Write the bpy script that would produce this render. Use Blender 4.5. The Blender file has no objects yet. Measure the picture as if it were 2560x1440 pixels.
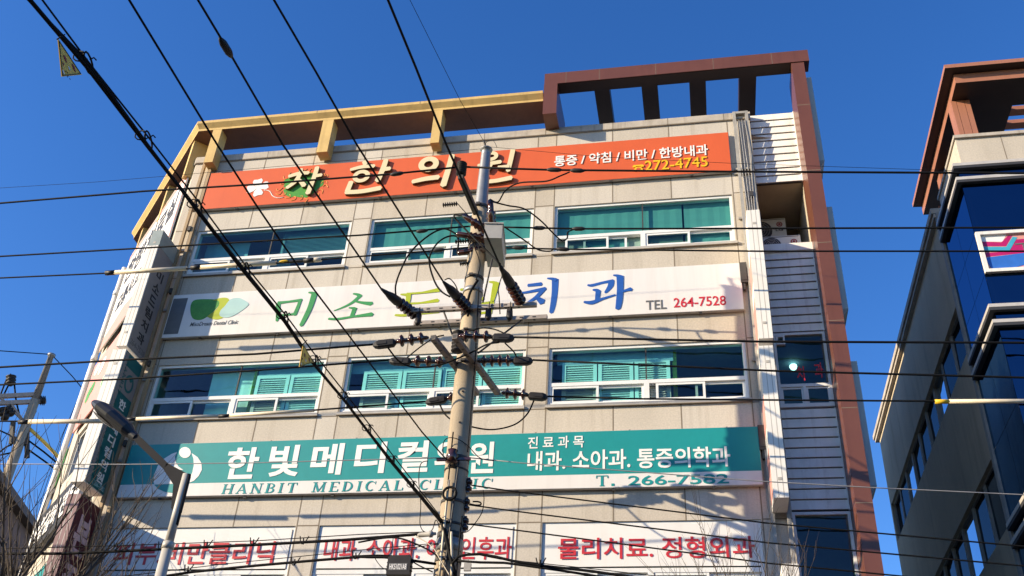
import bpy, math, random
from mathutils import Vector, Matrix
random.seed(7)
C = bpy.context.scene.collection
R = math.radians
# ------------------------------------------------------------------ camera
CAMF, YAW, TILT, ROLL = 2523.87, R(-12.20874), R(34.57086), R(3.82444)
CPOS = Vector((0, -16.34914, 1.6))
FW = Vector((math.sin(YAW)*math.cos(TILT), math.cos(YAW)*math.cos(TILT), math.sin(TILT)))
_rt = Vector((math.cos(YAW), -math.sin(YAW), 0)); _up = _rt.cross(FW)
RT = math.cos(ROLL)*_rt + math.sin(ROLL)*_up
UP = -math.sin(ROLL)*_rt + math.cos(ROLL)*_up
cd = bpy.data.cameras.new('camera'); cam = bpy.data.objects.new('camera', cd); C.objects.link(cam)
cam.matrix_world = Matrix(((RT.x, UP.x, -FW.x, CPOS.x), (RT.y, UP.y, -FW.y, CPOS.y), (RT.z, UP.z, -FW.z, CPOS.z), (0, 0, 0, 1)))
cd.sensor_width = 36; cd.lens = CAMF/2560*36; cd.clip_end = 2000; cd.clip_start = 0.05
bpy.context.scene.camera = cam
# ------------------------------------------------------------------ light
SUN = Vector((-1.88, -1.0, 0.775)).normalized()
w = bpy.data.worlds.new('World'); bpy.context.scene.world = w; w.use_nodes = True
nt = w.node_tree; bg = nt.nodes['Background']
sky = nt.nodes.new('ShaderNodeTexSky'); sky.sky_type = 'NISHITA'; sky.sun_disc = False
sky.sun_elevation = math.asin(SUN.z); sky.sun_rotation = math.atan2(SUN.x, SUN.y)
sky.altitude = 0; sky.air_density = 1.0; sky.dust_density = 0.25; sky.ozone_density = 3.5
hs = nt.nodes.new('ShaderNodeHueSaturation'); hs.inputs['Saturation'].default_value = 1.25; hs.inputs['Hue'].default_value = 0.513
nt.links.new(sky.outputs[0], hs.inputs['Color']); nt.links.new(hs.outputs[0], bg.inputs[0])
bg.inputs[1].default_value = 0.122
sl = bpy.data.lights.new('sun', 'SUN'); sl.energy = 4.5; sl.angle = R(0.53); sl.color = (1.0, 0.84, 0.60)
so = bpy.data.objects.new('sun', sl); C.objects.link(so); so.location = (-60, -33, 60)
so.rotation_euler = (-SUN).to_track_quat('-Z', 'Y').to_euler()
vs = bpy.context.scene.view_settings
vs.view_transform = 'Standard'; vs.look = 'None'; vs.gamma = 1; vs.use_curve_mapping = False; vs.exposure = 1.0
cy = bpy.context.scene.cycles
cy.max_bounces = 6; cy.transparent_max_bounces = 12; cy.caustics_reflective = False; cy.caustics_refractive = False

# ------------------------------------------------------------------ helpers
def ray(px, py): return FW + RT*((px-1280)/CAMF) + UP*((720-py)/CAMF)
def at(px, py, Y=0.0):
    d = ray(px, py); return CPOS + d*((Y-CPOS.y)/d.y)
def atz(px, py, Z):
    d = ray(px, py); return CPOS + d*((Z-CPOS.z)/d.z)
def atx(px, py, X):
    d = ray(px, py); return CPOS + d*((X-CPOS.x)/d.x)
def atw(px, py, wd): return CPOS + ray(px, py)*wd
def V(*a): return Vector(a)

def mat(name, col, rough=0.6, metal=0.0, spec=0.4, var=0.12, scale=6.0, bump=0.0, stretch=None, fine=None):
    m = bpy.data.materials.new(name); m.use_nodes = True
    t = m.node_tree; b = t.nodes['Principled BSDF']
    b.inputs['Roughness'].default_value = rough; b.inputs['Metallic'].default_value = metal
    b.inputs['Specular IOR Level'].default_value = spec
    tc = t.nodes.new('ShaderNodeTexCoord'); mp = t.nodes.new('ShaderNodeMapping')
    t.links.new(tc.outputs['Object'], mp.inputs[0])
    if stretch: mp.inputs['Scale'].default_value = stretch
    n = t.nodes.new('ShaderNodeTexNoise'); n.inputs['Scale'].default_value = scale; n.inputs['Detail'].default_value = 6; n.inputs['Roughness'].default_value = 0.6
    t.links.new(mp.outputs[0], n.inputs['Vector'])
    r = t.nodes.new('ShaderNodeMapRange'); r.inputs['From Min'].default_value = 0.3; r.inputs['From Max'].default_value = 0.7
    r.inputs['To Min'].default_value = 1-var; r.inputs['To Max'].default_value = 1+var*0.6
    t.links.new(n.outputs['Fac'], r.inputs['Value'])
    src = r.outputs[0]
    if fine:
        n2 = t.nodes.new('ShaderNodeTexNoise'); n2.inputs['Scale'].default_value = fine[0]; n2.inputs['Detail'].default_value = 3
        t.links.new(tc.outputs['Object'], n2.inputs['Vector'])
        r2 = t.nodes.new('ShaderNodeMapRange'); r2.inputs['From Min'].default_value = 0.3; r2.inputs['From Max'].default_value = 0.7
        r2.inputs['To Min'].default_value = 1-fine[1]; r2.inputs['To Max'].default_value = 1+fine[1]
        t.links.new(n2.outputs['Fac'], r2.inputs['Value'])
        mu = t.nodes.new('ShaderNodeMath'); mu.operation = 'MULTIPLY'
        t.links.new(src, mu.inputs[0]); t.links.new(r2.outputs[0], mu.inputs[1]); src = mu.outputs[0]
    mx = t.nodes.new('ShaderNodeMix'); mx.data_type = 'RGBA'; mx.blend_type = 'MULTIPLY'; mx.inputs['Factor'].default_value = 1
    mx.inputs['A'].default_value = (*col, 1)
    t.links.new(src, mx.inputs['B']); t.links.new(mx.outputs['Result'], b.inputs['Base Color'])
    if bump:
        bp = t.nodes.new('ShaderNodeBump'); bp.inputs['Strength'].default_value = bump; bp.inputs['Distance'].default_value = 0.02
        t.links.new(n.outputs['Fac'], bp.inputs['Height']); t.links.new(bp.outputs[0], b.inputs['Normal'])
    return m

def glass(name, tint, refl=(0.8, 0.9, 1.0), boost=1.0, rough=0.015):
    m = bpy.data.materials.new(name); m.use_nodes = True; t = m.node_tree
    t.nodes.remove(t.nodes['Principled BSDF']); out = t.nodes['Material Output']
    tr = t.nodes.new('ShaderNodeBsdfTransparent'); tr.inputs[0].default_value = (*tint, 1)
    gl = t.nodes.new('ShaderNodeBsdfGlossy'); gl.inputs['Color'].default_value = (*refl, 1); gl.inputs['Roughness'].default_value = rough
    lw = t.nodes.new('ShaderNodeLayerWeight'); pw = t.nodes.new('ShaderNodeMath'); pw.operation = 'POWER'; pw.inputs[1].default_value = 5
    t.links.new(lw.outputs['Facing'], pw.inputs[0])
    fr = t.nodes.new('ShaderNodeMath'); fr.operation = 'MULTIPLY_ADD'; fr.inputs[1].default_value = 0.95; fr.inputs[2].default_value = 0.045
    t.links.new(pw.outputs[0], fr.inputs[0])
    tc = t.nodes.new('ShaderNodeTexCoord'); n = t.nodes.new('ShaderNodeTexNoise'); n.inputs['Scale'].default_value = 1.1
    t.links.new(tc.outputs['Object'], n.inputs['Vector'])
    bp = t.nodes.new('ShaderNodeBump'); bp.inputs['Strength'].default_value = 0.05; bp.inputs['Distance'].default_value = 0.15
    t.links.new(n.outputs['Fac'], bp.inputs['Height']); t.links.new(bp.outputs[0], gl.inputs['Normal'])
    mu = t.nodes.new('ShaderNodeMath'); mu.operation = 'MULTIPLY'; mu.inputs[1].default_value = boost; mu.use_clamp = True
    t.links.new(fr.outputs[0], mu.inputs[0])
    mx = t.nodes.new('ShaderNodeMixShader')
    t.links.new(mu.outputs[0], mx.inputs[0]); t.links.new(tr.outputs[0], mx.inputs[1]); t.links.new(gl.outputs[0], mx.inputs[2])
    t.links.new(mx.outputs[0], out.inputs[0]); return m

def emit(name, col, s):
    m = bpy.data.materials.new(name); m.use_nodes = True; b = m.node_tree.nodes['Principled BSDF']
    b.inputs['Base Color'].default_value = (*col, 1); b.inputs['Emission Color'].default_value = (*col, 1); b.inputs['Emission Strength'].default_value = s
    return m

WL = {}
class MB:
    def __init__(s): s.v = []; s.f = []; s.m = []; s.sm = []
    def face(s, pts, m=0, sm=False):
        i = len(s.v); s.v += [Vector(p) for p in pts]; s.f.append(list(range(i, i+len(pts)))); s.m.append(m); s.sm.append(sm)
    def box(s, x0, x1, y0, y1, z0, z1, m=0):
        s.obox(V((x0+x1)/2, (y0+y1)/2, (z0+z1)/2), V(abs(x1-x0)/2, 0, 0), V(0, abs(y1-y0)/2, 0), V(0, 0, abs(z1-z0)/2), m)
    def obox(s, c, a, b, d, m=0):
        i = len(s.v)
        for sx in (-1, 1):
            for sy in (-1, 1):
                for sz in (-1, 1): s.v.append(c+a*sx+b*sy+d*sz)
        for q in ((0, 1, 3, 2), (4, 6, 7, 5), (0, 4, 5, 1), (2, 3, 7, 6), (0, 2, 6, 4), (1, 5, 7, 3)):
            s.f.append([i+k for k in q]); s.m.append(m); s.sm.append(False)
    def bar(s, p0, p1, wd, ht, m=0, up=V(0, 0, 1)):
        p0 = Vector(p0); p1 = Vector(p1); d = p1-p0
        a = d.cross(up).normalized(); u = a.cross(d).normalized()
        s.obox((p0+p1)/2, d/2, a*wd/2, u*ht/2, m)
    def tube(s, pts, r, n=8, m=0, cap=True):
        pts = [Vector(p) for p in pts]; k = len(pts)
        rs = r if isinstance(r, (list, tuple)) else [r]*k
        t0 = (pts[1]-pts[0]).normalized(); a = t0.cross(V(0, 0, 1))
        if a.length < 1e-3: a = t0.cross(V(1, 0, 0))
        a.normalize(); base = len(s.v)
        for i, p in enumerate(pts):
            t = (pts[min(i+1, k-1)]-pts[max(i-1, 0)]).normalized()
            a = (a - t*a.dot(t)); a = a.normalized() if a.length > 1e-6 else t.orthogonal().normalized()
            b = t.cross(a)
            for j in range(n):
                th = 2*math.pi*j/n; s.v.append(p + (a*math.cos(th)+b*math.sin(th))*rs[i])
        for i in range(k-1):
            for j in range(n):
                s.f.append([base+i*n+j, base+i*n+(j+1) % n, base+(i+1)*n+(j+1) % n, base+(i+1)*n+j]); s.m.append(m); s.sm.append(True)
        if cap:
            s.f.append([base+j for j in range(n)][::-1]); s.m.append(m); s.sm.append(False)
            s.f.append([base+(k-1)*n+j for j in range(n)]); s.m.append(m); s.sm.append(False)
    def lathe(s, p0, p1, prof, n=12, m=0):
        p0 = Vector(p0); p1 = Vector(p1); d = p1-p0
        a = d.normalized().orthogonal().normalized(); b = d.normalized().cross(a); base = len(s.v); k = len(prof)
        for (t, r) in prof:
            for j in range(n):
                th = 2*math.pi*j/n; s.v.append(p0+d*t+(a*math.cos(th)+b*math.sin(th))*max(r, 1e-4))
        for i in range(k-1):
            for j in range(n):
                s.f.append([base+i*n+j, base+i*n+(j+1) % n, base+(i+1)*n+(j+1) % n, base+(i+1)*n+j]); s.m.append(m); s.sm.append(True)
        s.f.append([base+j for j in range(n)][::-1]); s.m.append(m); s.sm.append(False)
        s.f.append([base+(k-1)*n+j for j in range(n)]); s.m.append(m); s.sm.append(False)
    def prism(s, pts, N, th, m=0, ms=None):
        pts = [Vector(p) for p in pts]; N = Vector(N)*th; k = len(pts); ms = m if ms is None else ms
        i = len(s.v); s.v += pts + [p+N for p in pts]
        s.f.append([i+j for j in range(k)]); s.m.append(m); s.sm.append(False)
        s.f.append([i+k+j for j in range(k)][::-1]); s.m.append(m); s.sm.append(False)
        for j in range(k):
            s.f.append([i+j, i+(j+1) % k, i+k+(j+1) % k, i+k+j]); s.m.append(ms); s.sm.append(False)
    def raw(s, verts, faces, fn, m=0, sidem=None, fz=None):
        i = len(s.v); s.v += [fn(v) for v in verts]
        for f in faces:
            s.f.append([i+j for j in f]); mm = m
            if sidem is not None:
                zz = [verts[j][2] for j in f]
                if max(zz)-min(zz) > 1e-5: mm = sidem
            s.m.append(mm); s.sm.append(False)
    def build(s, name, mats, parent=None, loc=None):
        if not isinstance(mats, (list, tuple)): mats = [mats]
        if parent is not None: O = WL[parent.name]
        elif loc is not None: O = Vector(loc)
        else:
            xs = [v.x for v in s.v]; ys = [v.y for v in s.v]; zs = [v.z for v in s.v]
            O = V((min(xs)+max(xs))/2, (min(ys)+max(ys))/2, min(zs))
        me = bpy.data.meshes.new(name); me.from_pydata([v-O for v in s.v], [], s.f)
        for mt in mats: me.materials.append(mt)
        me.polygons.foreach_set('material_index', s.m); me.polygons.foreach_set('use_smooth', s.sm)
        me.update()
        o = bpy.data.objects.new(name, me); C.objects.link(o)
        if parent is not None: o.parent = parent
        else: o.location = O
        WL[o.name] = O; return o

def tag(o, label=None, cat=None, group=None, kind=None):
    if label: o['label'] = label
    if cat: o['category'] = cat
    if group: o['group'] = group
    if kind: o['kind'] = kind
    return o
def thing(name, label, cat, loc, group=None):
    o = bpy.data.objects.new(name, None); o.empty_display_size = 0.3; C.objects.link(o); o.location = loc
    WL[o.name] = Vector(loc); return tag(o, label, cat, group)
def catmull(P, n=6):
    P = [Vector(p) for p in P]; out = []
    for i in range(len(P)-1):
        p0 = P[max(i-1, 0)]; p1 = P[i]; p2 = P[i+1]; p3 = P[min(i+2, len(P)-1)]
        for k in range(n):
            t = k/n
            out.append(0.5*((2*p1)+(p2-p0)*t+(2*p0-5*p1+4*p2-p3)*t*t+(3*p1-p0-3*p2+p3)*t**3))
    out.append(P[-1]); return out

# ------------------------------------------------------------------ materials
M = {}
M['stone'] = mat('granite cladding', (0.50, 0.445, 0.37), 0.75, var=0.13, scale=0.8, stretch=(1, 1, 0.35), fine=(34, 0.10), bump=0.03)
M['stone_pale'] = mat('paler granite panel', (0.525, 0.475, 0.405), 0.75, var=0.11, scale=0.7, stretch=(1, 1, 0.35), fine=(34, 0.09), bump=0.03)
M['stone_warm'] = mat('warmer granite panel', (0.475, 0.415, 0.335), 0.75, var=0.15, scale=0.9, stretch=(1, 1, 0.35), fine=(30, 0.10), bump=0.03)
M['joint'] = mat('sealed joint', (0.21, 0.17, 0.125), 0.9)
M['coping'] = mat('coping stone', (0.44, 0.39, 0.33), 0.8, var=0.2, scale=3, fine=(40, 0.06))
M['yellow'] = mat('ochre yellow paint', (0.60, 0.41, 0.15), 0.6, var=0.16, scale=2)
M['soffit'] = mat('brown soffit paint', (0.20, 0.10, 0.06), 0.6)  # soffit faces are a darker brown than the yellow fascia
M['brown'] = mat('brown aluminium panel', (0.135, 0.05, 0.031), 0.34, spec=0.5, var=0.1, scale=1.5)
M['shadebrown'] = mat('shade-darkened brown panel', (0.022, 0.011, 0.009), 0.5)  # brown panel with the shade of undersides and rafters put into its colour
M['white'] = mat('white window frame', (0.72, 0.72, 0.70), 0.4, var=0.08, scale=4)
M['siding'] = mat('cream metal siding', (0.80, 0.78, 0.73), 0.5, var=0.12, scale=2.5)
M['signwhite'] = mat('white sign sheet', (0.70, 0.67, 0.64), 0.45, var=0.05, scale=2, stretch=(2, 1, 0.2))
M['signedge'] = mat('aluminium sign edge', (0.42, 0.39, 0.35), 0.5, var=0.15)
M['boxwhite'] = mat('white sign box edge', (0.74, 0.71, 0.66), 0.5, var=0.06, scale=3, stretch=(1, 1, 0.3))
M['boxshade'] = mat('shade-darkened white box face', (0.22, 0.205, 0.205), 0.5, var=0.08)  # white side face, its shade put into the colour
M['boxgrey'] = mat('galvanised grey sheet', (0.24, 0.29, 0.29), 0.5)
M['orange'] = mat('orange sign sheet', (0.60, 0.105, 0.028), 0.5, var=0.05, scale=1.5)
M['teal'] = mat('teal sign sheet', (0.01, 0.25, 0.25), 0.45, var=0.05)
M['tealdark'] = mat('deep teal sheet', (0.008, 0.11, 0.115), 0.45, var=0.05)
M['cream'] = mat('cream letter face', (0.68, 0.58, 0.36), 0.5, var=0.05)
M['letterside'] = mat('brown letter edge', (0.16, 0.09, 0.04), 0.6)
M['ltwhite'] = mat('white lettering', (0.78, 0.76, 0.73), 0.5, var=0.03)
M['ltyellow'] = mat('yellow lettering', (0.80, 0.47, 0.01), 0.5, var=0.03)
M['green'] = mat('green lettering', (0.03, 0.25, 0.07), 0.5, var=0.05)
M['leafgreen'] = mat('leaf green print', (0.06, 0.27, 0.03), 0.5, var=0.2, scale=12)
M['lime'] = mat('lime lettering', (0.36, 0.42, 0.012), 0.5, var=0.05)
M['paleblue'] = mat('pale aqua print', (0.36, 0.55, 0.53), 0.5, var=0.05)
M['blue'] = mat('blue lettering', (0.012, 0.085, 0.36), 0.5, var=0.05)
M['red'] = mat('red lettering', (0.50, 0.022, 0.035), 0.5, var=0.08)
M['black'] = mat('black lettering', (0.02, 0.02, 0.022), 0.5)
M['greytext'] = mat('grey lettering', (0.12, 0.12, 0.12), 0.5)
M['flame'] = mat('orange yellow print', (0.75, 0.33, 0.06), 0.5)
M['maroon'] = mat('maroon sign sheet', (0.085, 0.012, 0.018), 0.5, var=0.1)
M['maroonedge'] = mat('faded maroon edge', (0.20, 0.10, 0.11), 0.6, var=0.15, stretch=(1, 1, 0.3))
M['pinktext'] = mat('dusty pink lettering', (0.60, 0.42, 0.42), 0.6)
M['pink'] = mat('faded pink print', (0.62, 0.28, 0.24), 0.6, var=0.08)
M['banner'] = mat('white vinyl banner', (0.72, 0.70, 0.67), 0.5, var=0.04, scale=1.5)
M['shade'] = mat('roller blind cloth', (0.165, 0.265, 0.235), 0.8, var=0.06, scale=1.2, stretch=(0.4, 1, 6))
M['slate'] = mat('slate blue venetian blind', (0.24, 0.34, 0.40), 0.7, var=0.1)
M['shutter'] = mat('white louvred shutter', (0.70, 0.73, 0.68), 0.6, var=0.05)
M['room'] = mat('dim room paint', (0.26, 0.29, 0.30), 0.9)
M['recess'] = mat('beige render', (0.42, 0.36, 0.27), 0.85, var=0.15, scale=2)
M['winglass'] = glass('green tinted glass', (0.53, 0.91, 0.90), boost=1.2)
M['dimglass'] = glass('grey tinted glass', (0.50, 0.68, 0.64), boost=1.1)
M['curtain'] = glass('blue mirror glass', (0.02, 0.05, 0.08), refl=(0.12, 0.24, 0.40), boost=9)
M['sideglass'] = glass('side window glass', (0.08, 0.1, 0.12), refl=(0.8, 0.9, 1.0), boost=0.5)
M['skyglass'] = glass('bright side window glass', (0.08, 0.1, 0.12), refl=(0.7, 0.85, 1.0), boost=3)
M['concrete'] = mat('pole concrete', (0.36, 0.29, 0.205), 0.85, var=0.2, scale=5, stretch=(1, 1, 0.3), fine=(60, 0.08), bump=0.05)
M['galv'] = mat('galvanised steel', (0.28, 0.28, 0.28), 0.45, metal=0.5, var=0.15, scale=8)
M['arm'] = mat('weathered steel arm', (0.36, 0.31, 0.27), 0.6, metal=0.2, var=0.2, scale=7)
M['armdark'] = mat('dull steel arm', (0.20, 0.165, 0.14), 0.65, metal=0.1, var=0.25, scale=7)
M['iron'] = mat('dark iron', (0.05, 0.045, 0.042), 0.6, var=0.2)
M['cable'] = mat('black cable sheath', (0.005, 0.005, 0.0055), 0.7, spec=0.15, var=0.2)
M['greycable'] = mat('bare aluminium wire', (0.34, 0.33, 0.32), 0.45, metal=0.4)
M['porcelain'] = mat('brown porcelain', (0.045, 0.014, 0.008), 0.12, spec=0.7)
M['cover'] = mat('black rubber cover', (0.022, 0.020, 0.020), 0.5, spec=0.25, var=0.2)
M['guard'] = mat('cream line guard', (0.68, 0.58, 0.42), 0.5)
M['guardyellow'] = mat('yellow guard tip', (0.72, 0.45, 0.02), 0.5)
M['box'] = mat('grey switch tank', (0.38, 0.36, 0.33), 0.5, var=0.1)
M['lamp'] = mat('grey lamp housing', (0.03, 0.031, 0.033), 0.45, var=0.1)
M['lamppole'] = mat('painted lamp post', (0.48, 0.45, 0.39), 0.45, var=0.08)
M['lamparm'] = mat('grey painted arm', (0.03, 0.03, 0.032), 0.8, spec=0.08, var=0.08)
M['lens'] = mat('clear lamp lens', (0.20, 0.20, 0.20), 0.15)
M['plate'] = mat('warning plate', (0.92, 0.58, 0.10), 0.5, var=0.1)
M['platered'] = mat('warning mark', (0.28, 0.03, 0.03), 0.5)
M['bark'] = mat('bare twig bark', (0.085, 0.066, 0.05), 0.9, var=0.3, scale=12)
M['acwhite'] = mat('ac casing', (0.62, 0.62, 0.58), 0.5, var=0.06)
M['acdark'] = mat('ac grille', (0.04, 0.04, 0.045), 0.6)
M['greywall'] = mat('grey render', (0.55, 0.46, 0.33), 0.85, var=0.14, scale=0.6, fine=(30, 0.04))
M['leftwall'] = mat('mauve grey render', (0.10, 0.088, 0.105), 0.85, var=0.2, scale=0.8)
M['trim'] = mat('brushed aluminium trim', (0.62, 0.57, 0.50), 0.4, metal=0.3)
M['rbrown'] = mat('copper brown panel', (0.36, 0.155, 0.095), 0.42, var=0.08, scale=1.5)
M['rust'] = mat('rust stained steel', (0.36, 0.25, 0.14), 0.7, var=0.35, scale=5, stretch=(1, 1, 0.3))
M['rack'] = mat('grey sign rack', (0.34, 0.32, 0.29), 0.6, var=0.2)
M['fin'] = mat('pale side sign', (0.46, 0.48, 0.48), 0.6, var=0.04)
M['asphalt'] = mat('asphalt', (0.05, 0.05, 0.052), 0.9, var=0.2, scale=3)
M['paving'] = mat('paving', (0.17, 0.16, 0.15), 0.9, var=0.2, scale=5)
M['line'] = mat('road paint', (0.7, 0.7, 0.68), 0.7)
M['lamplit'] = emit('lit ceiling lamp', (0.6, 1.0, 0.95), 2.0)

def streaks(m, amt=.28, sx=2.6, col=(.42, .36, .28)):
    t = m.node_tree; b = t.nodes['Principled BSDF']; src = b.inputs['Base Color'].links[0].from_socket
    tc = t.nodes.new('ShaderNodeTexCoord'); mp = t.nodes.new('ShaderNodeMapping'); mp.inputs['Scale'].default_value = (sx, sx, .16)
    n = t.nodes.new('ShaderNodeTexNoise'); n.inputs['Scale'].default_value = 1.6; n.inputs['Detail'].default_value = 5; n.inputs['Roughness'].default_value = .65
    t.links.new(tc.outputs['Object'], mp.inputs[0]); t.links.new(mp.outputs[0], n.inputs['Vector'])
    r = t.nodes.new('ShaderNodeMapRange'); r.inputs['From Min'].default_value = .52; r.inputs['From Max'].default_value = .74; r.inputs['To Min'].default_value = 0; r.inputs['To Max'].default_value = amt
    t.links.new(n.outputs['Fac'], r.inputs['Value'])
    mx = t.nodes.new('ShaderNodeMix'); mx.data_type = 'RGBA'; mx.blend_type = 'MULTIPLY'; mx.inputs['B'].default_value = (*col, 1)
    t.links.new(r.outputs[0], mx.inputs['Factor']); t.links.new(src, mx.inputs['A']); t.links.new(mx.outputs['Result'], b.inputs['Base Color'])
streaks(M['stone'], .30); streaks(M['stone_pale'], .35, 3.3); streaks(M['stone_warm'], .38, 2.2); streaks(M['coping'], .5, 4); streaks(M['siding'], .35, 5); streaks(M['greywall'], .45, 1.5); streaks(M['signwhite'], .12, 3); streaks(M['yellow'], .35, 4); streaks(M['concrete'], .4, 7); streaks(M['orange'], .12, 2); streaks(M['boxwhite'], .22, 8); streaks(M['banner'], .1, 2)
streaks(M['brown'], .3, 4); streaks(M['rbrown'], .25, 4)

# ------------------------------------------------------------------ lettering
_tc = {}
def glyphs(txt, off=0.02, shear=0.0):
    k = (txt, off, shear)
    if k in _tc: return _tc[k]
    c = bpy.data.curves.new('lettering', 'FONT'); c.body = txt; c.offset = off; c.extrude = 0.05; c.resolution_u = 3; c.shear = shear
    o = bpy.data.objects.new('lettering', c); C.objects.link(o); bpy.context.view_layer.update()
    me = bpy.data.meshes.new_from_object(o.evaluated_get(bpy.context.evaluated_depsgraph_get()))
    vs_ = [tuple(v.co) for v in me.vertices]; fs = [list(p.vertices) for p in me.polygons]
    bpy.data.objects.remove(o); bpy.data.curves.remove(c); bpy.data.meshes.remove(me)
    x0 = min(v[0] for v in vs_); x1 = max(v[0] for v in vs_); y0 = min(v[1] for v in vs_); y1 = max(v[1] for v in vs_)
    vs_ = [((v[0]-x0)/(x1-x0), (v[1]-y0)/(y1-y0), (v[2]+0.05)/0.1) for v in vs_]
    _tc[k] = (vs_, fs); return vs_, fs
def put(mb, txt, O, U, Vv, N, th=0.006, off=0.02, m=0, shear=0.0, sidem=None):
    """O = lower left corner, U / Vv = full width / height vectors, N = outward normal"""
    vs_, fs = glyphs(txt, off, shear)
    mb.raw(vs_, fs, lambda v: O+U*v[0]+Vv*v[1]+N*(th*v[2]), m, sidem)
NF = V(0, -1, 0)
def putpx(mb, txt, x0, x1, yl, yr, h, Y, **k):
    """write txt across pixels x0..x1 whose mid-line runs yl..yr on the plane Y"""
    A = at(x0, yl, Y); B = at(x1, yr, Y); z = (A.z+B.z)/2
    hh = abs(at((x0+x1)/2, (yl+yr)/2-h/2, Y).z-at((x0+x1)/2, (yl+yr)/2+h/2, Y).z)
    put(mb, txt, V(A.x, Y, z-hh/2), V(B.x-A.x, 0, 0), V(0, 0, hh), NF, **k)
_bz = [0]
def brush(mb, pts, wds, fn, th, m=0, ms=None, closed=False):
    """a tapered brush stroke: unit-box points -> prism on a plane"""
    P = catmull([V(p[0], p[1], 0) for p in pts], 5); n = len(P)
    W_ = []
    for i in range(n):
        t = i/(n-1)*(len(wds)-1); a = int(min(t, len(wds)-2)) if len(wds) > 1 else 0
        W_.append(wds[0] if len(wds) == 1 else wds[a]+(wds[a+1]-wds[a])*(t-a))
    L, Rr = [], []
    for i in range(n):
        t = (P[min(i+1, n-1)]-P[max(i-1, 0)]).normalized(); q = V(-t.y, t.x, 0)
        L.append(P[i]+q*W_[i]/2); Rr.append(P[i]-q*W_[i]/2)
    te = (P[-1]-P[-2]).normalized(); ts = (P[0]-P[1]).normalized()
    poly = L+[P[-1]+te*W_[-1]*0.3]+Rr[::-1]+[P[0]+ts*W_[0]*0.2]
    _bz[0] = (_bz[0]+1) % 9
    mb.prism([fn(p.x, p.y, 0) for p in poly], NF, th+_bz[0]*0.0008, m, ms)
def ring(mb, cx, cy, rx, ry, wd, fn, th, m=0, ms=None, n=22):
    for i in range(n):
        a0 = 2*math.pi*i/n; a1 = 2*math.pi*(i+1)/n
        o0 = (cx+rx*math.cos(a0), cy+ry*math.sin(a0)); o1 = (cx+rx*math.cos(a1), cy+ry*math.sin(a1))
        k = 1-wd/rx; q = 1-wd/ry
        i0 = (cx+rx*k*math.cos(a0), cy+ry*q*math.sin(a0)); i1 = (cx+rx*k*math.cos(a1), cy+ry*q*math.sin(a1))
        mb.face([fn(*o0, th), fn(*i0, th), fn(*i1, th), fn(*o1, th)], m)
        mb.face([fn(*o0, 0), fn(*o1, 0), fn(*o1, th), fn(*o0, th)], m if ms is None else ms)
        mb.face([fn(*i0, 0), fn(*i0, th), fn(*i1, th), fn(*i1, 0)], m if ms is None else ms)
def gbox(x0, x1, yt, yb, Y, slope=-0.06):
    """pixel box of one glyph on plane Y -> function of unit coords and height above the plane"""
    cx, cyy = (x0+x1)/2, (yt+yb)/2
    A = at(x0, cyy-slope*(x0-cx)*0, Y); B = at(x1, cyy, Y)
    h = abs(at(cx, yt, Y).z-at(cx, yb, Y).z)-abs(B.x-A.x)*0.05; c = at(cx, cyy, Y); wd = abs(B.x-A.x)
    return lambda x, y, o=0: V(c.x+(x-0.5)*wd, Y-o, c.z+(y-0.5)*h)
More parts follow.
